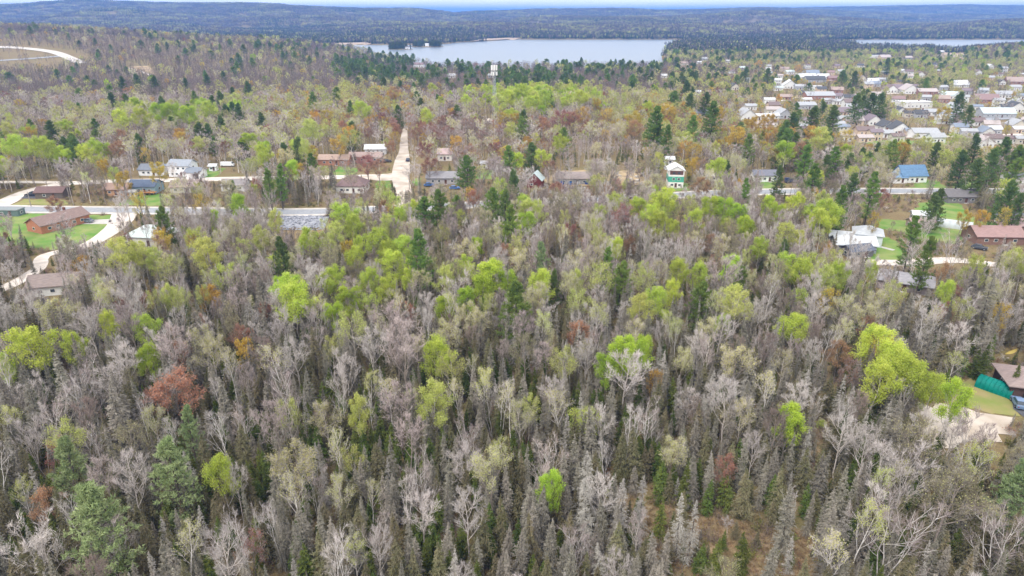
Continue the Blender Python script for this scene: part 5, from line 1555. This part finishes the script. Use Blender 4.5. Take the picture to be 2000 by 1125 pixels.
# ---- labels that tell the trees apart
MARKS = [(117, 442, "the brick bungalow"), (106, 384, "the dark-walled garage"), (287, 374, "the timber deck"), (372, 342, "the two-storey white house"), (614, 437, "the culvert"), (302, 472, "the mint-roofed house"), (128, 566, "the woodland house"),
         (690, 372, "the brown hip-roofed house"), (790, 360, "the sandy crossroads"), (655, 320, "the orange-roofed house"), (1046, 364, "the red barn"), (1200, 350, "the rock piles"), (1317, 363, "the three-storey green house"), (1492, 352, "the white bungalow"),
         (1774, 353, "the blue-roofed house"), (1936, 470, "the ranch house"), (1852, 442, "the pale greenhouse"), (1691, 474, "the grey hip-roofed house"), (1944, 763, "the teal arched shelter"), (1885, 830, "the sandy yard"), (1350, 1040, "the dry bog clearing"), (1765, 562, "the grey cabin"), (966, 226, "the lattice mast"), (870, 311, "the pink-roofed cottage"), (180, 475, "the gravel lane"), (1640, 830, "the brown brushy gap")]
MARKS = [(*gpt(a, b), c) for a, b, c in MARKS]
for px, py, h, nm in ((848, 795, 10, "the tall yellow-lime aspen"), (1228, 690, 10, "the vivid green aspen clump"), (1750, 720, 9, "the lime aspen row"), (1005, 612, 11, "the solitary green pine"), (200, 1035, 11, "the biggest blue-green pine"), (340, 930, 11, "the smaller blue-green pine"), (345, 785, 7, "the broad rusty maple"),
                      (65, 690, 10, "the spreading lime aspen"), (577, 597, 10, "the ball-shaped lime aspen"), (962, 555, 10, "the vivid pine-side aspens"), (840, 420, 11, "the spreading roadside pine"), (1607, 427, 9, "the huge round lime tree"), (1420, 905, 7, "the bright red maple"), (1210, 540, 10, "the twin green pines")):
    MARKS.append((*gpt(px, py, h), nm))
MK = np.array([m[:2] for m in MARKS])
si = np.nonzero(single)[0]
SX = TA[si, :2]
SHORT = {S: ["grey", "olive", "silvery", "slim", "broad", "shaggy"], FI: ["dense", "pointed", "olive"], P: ["layered", "dark", "blue-green", "flat-topped"], B: ["pink-grey", "silver", "brown", "slender", "many-stemmed", "olive"], W: ["slender", "crooked", "yellow-tipped", "leaning"],
         L: ["lime", "vivid", "rounded", "yellow-green"], U: ["yellowish", "pale", "cream", "half-leafed"], R: ["dark-red", "rusty", "pinkish"], G: ["golden", "tawny"]}
def short_name(i):
    kd = KINDS[int(TA[i, 2])]
    w = SHORT[kd][int(TA[i, 3])]
    n = {"bare tree": "maple"}.get(NOUN[kd], NOUN[kd])
    return ("an " if w[0] in "aeiou" else "a ") + w + " " + n
def label_of(j, more=False):
    i = si[j]
    kd = KINDS[int(TA[i, 2])]
    pr = PROTO[kd][int(TA[i, 3])]
    d2 = ((SX - SX[j]) ** 2).sum(1)
    d2[j] = 1e9
    o = np.argsort(d2)[:3]
    dm = np.sqrt(((MK - SX[j]) ** 2).sum(1))
    dm[dm < 1.5] = 1e9
    m = int(np.argmin(dm))
    size_w = "very tall " if HH[i] > HGT[kd] * 1.22 else "tall " if HH[i] > HGT[kd] * 1.04 else "small " if HH[i] < HGT[kd] * 0.6 else "short " if HH[i] < HGT[kd] * 0.84 else ""
    d = dm[m]
    prox = "close by" if d < 6 else "beside" if d < 11 else "near" if d < 18 else "towards" if d < 30 else "well away from"
    noun = NOUN[kd]
    mark = MARKS[m][2]
    for look in (pr["look"], SHORT[kd][int(TA[i, 3])]):
        for mk in (mark, mark[4:]):
            t = f"{size_w}{look} {noun} between {short_name(si[o[0]])} and {short_name(si[o[1 + more]])} {prox} {mk}"
            if len(t.split()) <= 16:
                return t
    return f"{size_w}{SHORT[kd][int(TA[i, 3])]} {noun} by {short_name(si[o[0]])} {prox} {mark}"
GROUPS = {S: "grey spruces of the wood", FI: "young green firs of the wood", P: "pines", B: "bare maples of the wood", W: "white-trunked birches", L: "aspens in fresh leaf", U: "budding poplars", R: "red budding maples", G: "golden maples"}
CATS = {S: "spruce", FI: "fir", P: "pine", B: "bare tree", W: "birch", L: "aspen", U: "poplar", R: "maple", G: "maple"}
LAB = [label_of(j) for j in range(len(si))]
_cnt = {}
for t in LAB:
    _cnt[t] = _cnt.get(t, 0) + 1
for j in range(len(si)):
    if _cnt[LAB[j]] > 1:
        LAB[j] = label_of(j, True)
for j, i in enumerate(si):
    t = TREES[i]
    kd = KINDS[int(t[2])]
    pr = PROTO[kd][int(t[3])]
    e = bpy.data.objects.new(kd, None)
    e.location = (t[0], t[1], Z[i] - 0.05)
    lean = rng.normal(0, 0.035 if kd not in (W,) else 0.08, 2)
    e.rotation_euler = (lean[0], lean[1], t[6])
    e.scale = (t[4], t[4], t[5])
    e["label"] = LAB[j]
    e["category"] = CATS[kd]
    e["group"] = GROUPS[kd]
    e.empty_display_size = 0.3
    COL.objects.link(e)
    for nm in ("trunk", "crown"):
        o = bpy.data.objects.new(nm, pr[nm])
        o.parent = e
        COL.objects.link(o)

# ---- the rest of each kind: one object, its trees set out by geometry nodes
def forest(name, label, pts, rot, scl, lod, sets):
    """pts (n,3), lod (n,) picks the source set"""
    me = bpy.data.meshes.new(name)
    me.vertices.add(len(pts))
    me.vertices.foreach_set("co", np.asarray(pts, np.float32).ravel())
    for nm, ty, key, arr in (("rot", 'FLOAT_VECTOR', "vector", rot), ("scl", 'FLOAT_VECTOR', "vector", scl), ("lod", 'INT', "value", lod), ("pick", 'INT', "value", rng.integers(0, 1000, len(pts)))):
        a = me.attributes.new(nm, ty, 'POINT')
        a.data.foreach_set(key, np.asarray(arr, np.float32 if key == "vector" else np.int32).ravel())
    o = new_obj(name, me)
    tag(o, label, kind="stuff")
    ng = bpy.data.node_groups.new(name, 'GeometryNodeTree')
    ng.interface.new_socket("Geometry", in_out='INPUT', socket_type='NodeSocketGeometry')
    ng.interface.new_socket("Geometry", in_out='OUTPUT', socket_type='NodeSocketGeometry')
    n, l = ng.nodes, ng.links
    gi, go = n.new("NodeGroupInput"), n.new("NodeGroupOutput")
    join_all = n.new("GeometryNodeJoinGeometry")
    def attr(nm, ty):
        a = n.new("GeometryNodeInputNamedAttribute")
        a.data_type = ty
        a.inputs["Name"].default_value = nm
        return a.outputs["Attribute"]
    for k, meshes in enumerate(sets):
        j = n.new("GeometryNodeJoinGeometry")
        for m in meshes:
            so = bpy.data.objects.new("source_tree", m)
            oi = n.new("GeometryNodeObjectInfo")
            oi.inputs["Object"].default_value = so
            oi.inputs["As Instance"].default_value = False
            g2 = n.new("GeometryNodeGeometryToInstance")
            l.new(oi.outputs["Geometry"], g2.inputs[0])
            l.new(g2.outputs[0], j.inputs[0])
        ip = n.new("GeometryNodeInstanceOnPoints")
        ip.inputs["Pick Instance"].default_value = True
        cmp_ = n.new("FunctionNodeCompare")
        cmp_.data_type = 'INT'
        cmp_.operation = 'EQUAL'
        l.new(attr("lod", 'INT'), cmp_.inputs[2])
        cmp_.inputs[3].default_value = k
        l.new(cmp_.outputs[0], ip.inputs["Selection"])
        l.new(gi.outputs[0], ip.inputs["Points"])
        l.new(j.outputs[0], ip.inputs["Instance"])
        l.new(attr("pick", 'INT'), ip.inputs["Instance Index"])
        l.new(attr("rot", 'FLOAT_VECTOR'), ip.inputs["Rotation"])
        l.new(attr("scl", 'FLOAT_VECTOR'), ip.inputs["Scale"])
        l.new(ip.outputs[0], join_all.inputs[0])
    l.new(join_all.outputs[0], go.inputs[0])
    md = o.modifiers.new("woods", 'NODES')
    md.node_group = ng
    return o
FNAME = {S: ("spruce_forest", "grey and olive spruces massed behind the nearer trees"), FI: ("fir_forest", "young dark firs massed between the nearer trees"), P: ("pine_forest", "dark pines massed through the town and lake shore"), B: ("bare_forest", "grey leafless wood massed behind the nearer trees"),
         W: ("birch_forest", "white-trunked birches massed in the farther wood"), L: ("aspen_forest", "fresh green aspens massed in the farther wood"), U: ("budding_forest", "pale budding poplars massed in the farther wood"), R: ("red_maple_forest", "red budding maples massed in the farther wood"), G: ("golden_maple_forest", "golden maples massed on the ridge and in town")}
for k in KINDS:
    i = np.nonzero((TA[:, 2] == KI[k]) & ~single)[0]
    lod = np.where(DD[i] < 300, 0, np.where(DD[i] < 560, 1, 2))
    hh = HH[i]
    base = np.where(lod == 0, HGT[k], np.where(lod == 1, FAR1[k][0]["H"], FAR2[k][0]["H"]))
    sh = hh / base
    rw = np.array([PROTO[k][int(v)]["R"] for v in TA[i, 3]]) * TA[i, 4] / np.where(lod == 0, PROTO[k][0]["R"], FAR1[k][0]["R"])
    rot = np.stack([rng.normal(0, .03, len(i)), rng.normal(0, .03, len(i)), TA[i, 6]], 1)
    forest(*FNAME[k], np.stack([TA[i, 0], TA[i, 1], Z[i] - 0.1], 1), rot, np.stack([rw, rw, sh], 1), lod, [[p["near"] for p in PROTO[k]], [p["near"] for p in FAR1[k]], [p["near"] for p in FAR2[k]]])

# ---- hills beyond the lake: stands of trees, thinning into distance
STAND_MATS = [mat("stand_twig_purple_shaded", (0.20, 0.165, 0.165), (0.15, 0.125, 0.12), 0.1, rnd=0.2), mat("stand_twig_brown_shaded", (0.14, 0.115, 0.10), (0.10, 0.085, 0.075), 0.1, rnd=0.2), mat("stand_conifer_dark", (0.045, 0.075, 0.035), (0.03, 0.055, 0.028), 0.1, rnd=0.2),  # bare twigs darkened to carry the shade between crowns that stands lack
              mat("stand_leaf_green", (0.40, 0.43, 0.11), (0.31, 0.34, 0.09), 0.1, rnd=0.2), mat("stand_bud", (0.42, 0.39, 0.20), (0.34, 0.32, 0.16), 0.1, rnd=0.2), mat("stand_conifer_green", (0.06, 0.085, 0.03), (0.04, 0.065, 0.025), 0.1, rnd=0.2), mat("stand_orange", (0.22, 0.12, 0.06), (0.16, 0.09, 0.05), 0.1, rnd=0.2)]
def stand(seed, size, n, mix, tri):
    r_ = np.random.default_rng(seed)
    g = Geo()
    mats = STAND_MATS
    for i in range(n):
        cx, cy_ = r_.uniform(-size / 2, size / 2, 2)
        m = int(r_.choice(len(mats), p=mix))
        if m in (2, 5):
            h, r = r_.uniform(10, 17), r_.uniform(1.6, 2.6)
            zz = r_.uniform(0.1, 1, tri)
            rad = r * (1 - zz) ** 0.8 * r_.uniform(0.4, 1, tri)
            a = r_.uniform(0, 6.28, tri)
            Pp = np.stack([cx + np.cos(a) * rad, cy_ + np.sin(a) * rad, zz * h], 1)
            leaves(g, Pp, 1.1 * (1.15 - 0.6 * zz), m, r_)
        else:
            h, r = r_.uniform(10, 15), r_.uniform(2.2, 3.6)
            v = nrm(r_.normal(size=(tri, 3))) * r_.uniform(0.55, 1, tri)[:, None]
            Pp = np.stack([cx + v[:, 0] * r, cy_ + v[:, 1] * r, h * 0.68 + v[:, 2] * h * 0.32], 1)
            leaves(g, Pp, 1.05, m, r_)
            leaves(g, np.stack([cx + r_.normal(0, r * .3, 5), cy_ + r_.normal(0, r * .3, 5), r_.uniform(1, h * .5, 5)], 1), 0.8, 1, r_)
    V, F, M = g.get()
    return mk_mesh("stand", V, F, mats, M)
MIXES = [[.42, .30, .12, .05, .06, .03, .02], [.10, .10, .55, .05, .05, .15, .0], [.20, .15, .10, .25, .25, .03, .02]]
def hills(y0, y1, size, n, tri, name, label):
    pts = scatter(y0, y1, lambda y: size * 0.93, -40, 2040)
    x, y = pts[:, 0], pts[:, 1]
    u = ucol(x, y)
    ok = ~(inpoly(u, y, NEAR_LAKE) | inpoly(u, y, FAR_LAKE)) & ~open_ground(x, y)
    for px_, py_ in ((0, 0), (0, -size * .45), (0, size * .45)):
        ok &= ~(inpoly(ucol(x, y + py_ * .5), y + py_ * .5, NEAR_LAKE) | inpoly(ucol(x, y + py_ * .5), y + py_ * .5, FAR_LAKE))
    x, y = x[ok], y[ok]
    z = T(x, y)
    nz_ = 0.9 * wav(x, y, 260, 1.0) + 0.9 * wav(x, y, 75, 3.0) + rng.normal(0, 0.25, len(x))
    shore = np.exp(-((z - WATER_Z) / 9) ** 2)
    con = nz_ + 1.5 * shore + (y > 3000) * 0.1
    kind = np.where(con > 0.66, 1, np.where(0.6 * wav(x, y, 190, 7.0) + 0.7 * wav(x, y, 60, 5.0) + rng.normal(0, .3, len(x)) > 0.18, 2, 0))
    for k in range(3):
        m = kind == k
        c = int(m.sum())
        sc = rng.uniform(0.85, 1.2, c) * np.where((y[m] < 1760) & (ucol(x[m], y[m]) > 1580), 0.68, 1.0)
        forest([name, "conifer_" + name, "budding_" + name][k], [label, "dark conifers on " + label.split(" on ")[1], "yellow-green budding wood on " + label.split(" on ")[1]][k], np.stack([x[m], y[m], z[m] - 0.5], 1), np.stack([0 * sc, 0 * sc, rng.integers(0, 4, c) * math.pi / 2 + rng.normal(0, .1, c)], 1), np.stack([sc, sc, sc], 1), np.zeros(c, int),
               [[stand(100 + k * 10 + q + n, size, n, MIXES[k], tri) for q in range(4)]])
hills(1320, 3100, 26, 22, 34, "hillside_forest", "purple-grey leafless wood on the slopes beyond the lake")
hills(3100, 7600, 55, 85, 18, "ridge_forest", "purple-grey leafless wood on the farthest ridges")

# ---- undergrowth: brushwood, dry grass, seedlings
def shrub(seed, m_tw, m_lf, h, n, leaf, ls=0.1):
    r_ = np.random.default_rng(seed)
    g = Geo()
    D = nrm(r_.normal(size=(n, 3)) * [0.55, 0.55, 0.2] + [0, 0, 0.8])
    Pp = r_.normal(0, 0.15 * h, (n, 3)) * [1, 1, 0]
    Lh = h * r_.uniform(0.5, 1, n)
    spikes(g, Pp, D, Lh, 0.03, 0, r_)
    i = r_.integers(0, n, n * 3)
    q = Pp[i] + D[i] * (Lh[i] * r_.uniform(0.3, 0.9, n * 3))[:, None]
    spikes(g, q, nrm(D[i] + r_.normal(size=q.shape) * 0.5), h * 0.3, 0.022, 0, r_)
    if leaf:
        i = r_.integers(0, n, leaf)
        leaves(g, Pp[i] + D[i] * (Lh[i] * r_.uniform(0.3, 1, leaf))[:, None] + r_.normal(0, .12, (leaf, 3)), ls, 1, r_)
    V, F, M = g.get()
    return mk_mesh("shrub", V, F, [m_tw, m_lf], M)
GRASS_DRY = mat("dry_grass_blade", (0.44, 0.32, 0.185), (0.31, 0.23, 0.13), 1.0, rnd=0.25, hue=0.015, leaf=0.2)
LF_OLIVE = leafmat("leaf_olive", (0.27, 0.29, 0.07), (0.30, 0.23, 0.09), rnd=0.25, hue=0.02)
brush = [shrub(1, TW_BROWN, LF_OLIVE, 1.6, 40, 60), shrub(2, TW_OLIVE, LF_OLIVE, 1.3, 40, 160, 0.12), shrub(3, TW_BROWN, LF_ORANGE, 1.5, 45, 60), shrub(4, TW_BROWN, LF_OLIVE, 2.2, 60, 30)]
tuft = [shrub(7 + i, GRASS_DRY, GRASS_DRY, 0.7, 60, 0) for i in range(3)]
pts = scatter(50, 300, lambda y: 1.75 + y * 0.0035)
x, y = pts[:, 0], pts[:, 1]
ok = ~open_ground(x, y)
x, y = x[ok], y[ok]
ok = ~hides(x, y, 1.0 + 0 * x, 1.6 + 0 * x, KEEP)
x, y = x[ok], y[ok]
px, py, d = proj(x, y, T(x, y))
bog = inpoly(px, py, BOG)
ty = (bog & (rng.uniform(size=len(x)) < 0.45)) | (rng.uniform(size=len(x)) < 0.2)
s = rng.uniform(0.7, 1.4, len(x))
forest("undergrowth", "low brushwood, seedlings and dry grass on the forest floor", np.stack([x, y, T(x, y) - 0.05], 1), np.stack([0 * x, 0 * x, rng.uniform(0, 6.28, len(x))], 1), np.stack([s, s, s], 1), ty.astype(int), [brush, tuft])
pts = scatter(58, 110, lambda y: 0.75, 1150, 1600)
x, y = pts[:, 0], pts[:, 1]
px, py, d = proj(x, y, T(x, y))
ok = inpoly(px, py, BOG) & ~open_ground(x, y)
x, y = x[ok], y[ok]
s = rng.uniform(0.6, 1.5, len(x))
forest("dry_grass", "dry orange-brown grass tussocks covering the bog clearing", np.stack([x, y, T(x, y)], 1), np.stack([0 * x, 0 * x, rng.uniform(0, 6.28, len(x))], 1), np.stack([s, s, s * .8], 1), np.zeros(len(x), int), [tuft])

build_haze()
print("TREES", len(TREES), "single", int(single.sum()), {k: int((single & (TA[:, 2] == KI[k])).sum()) for k in KINDS}, "objects", len(SC.objects))
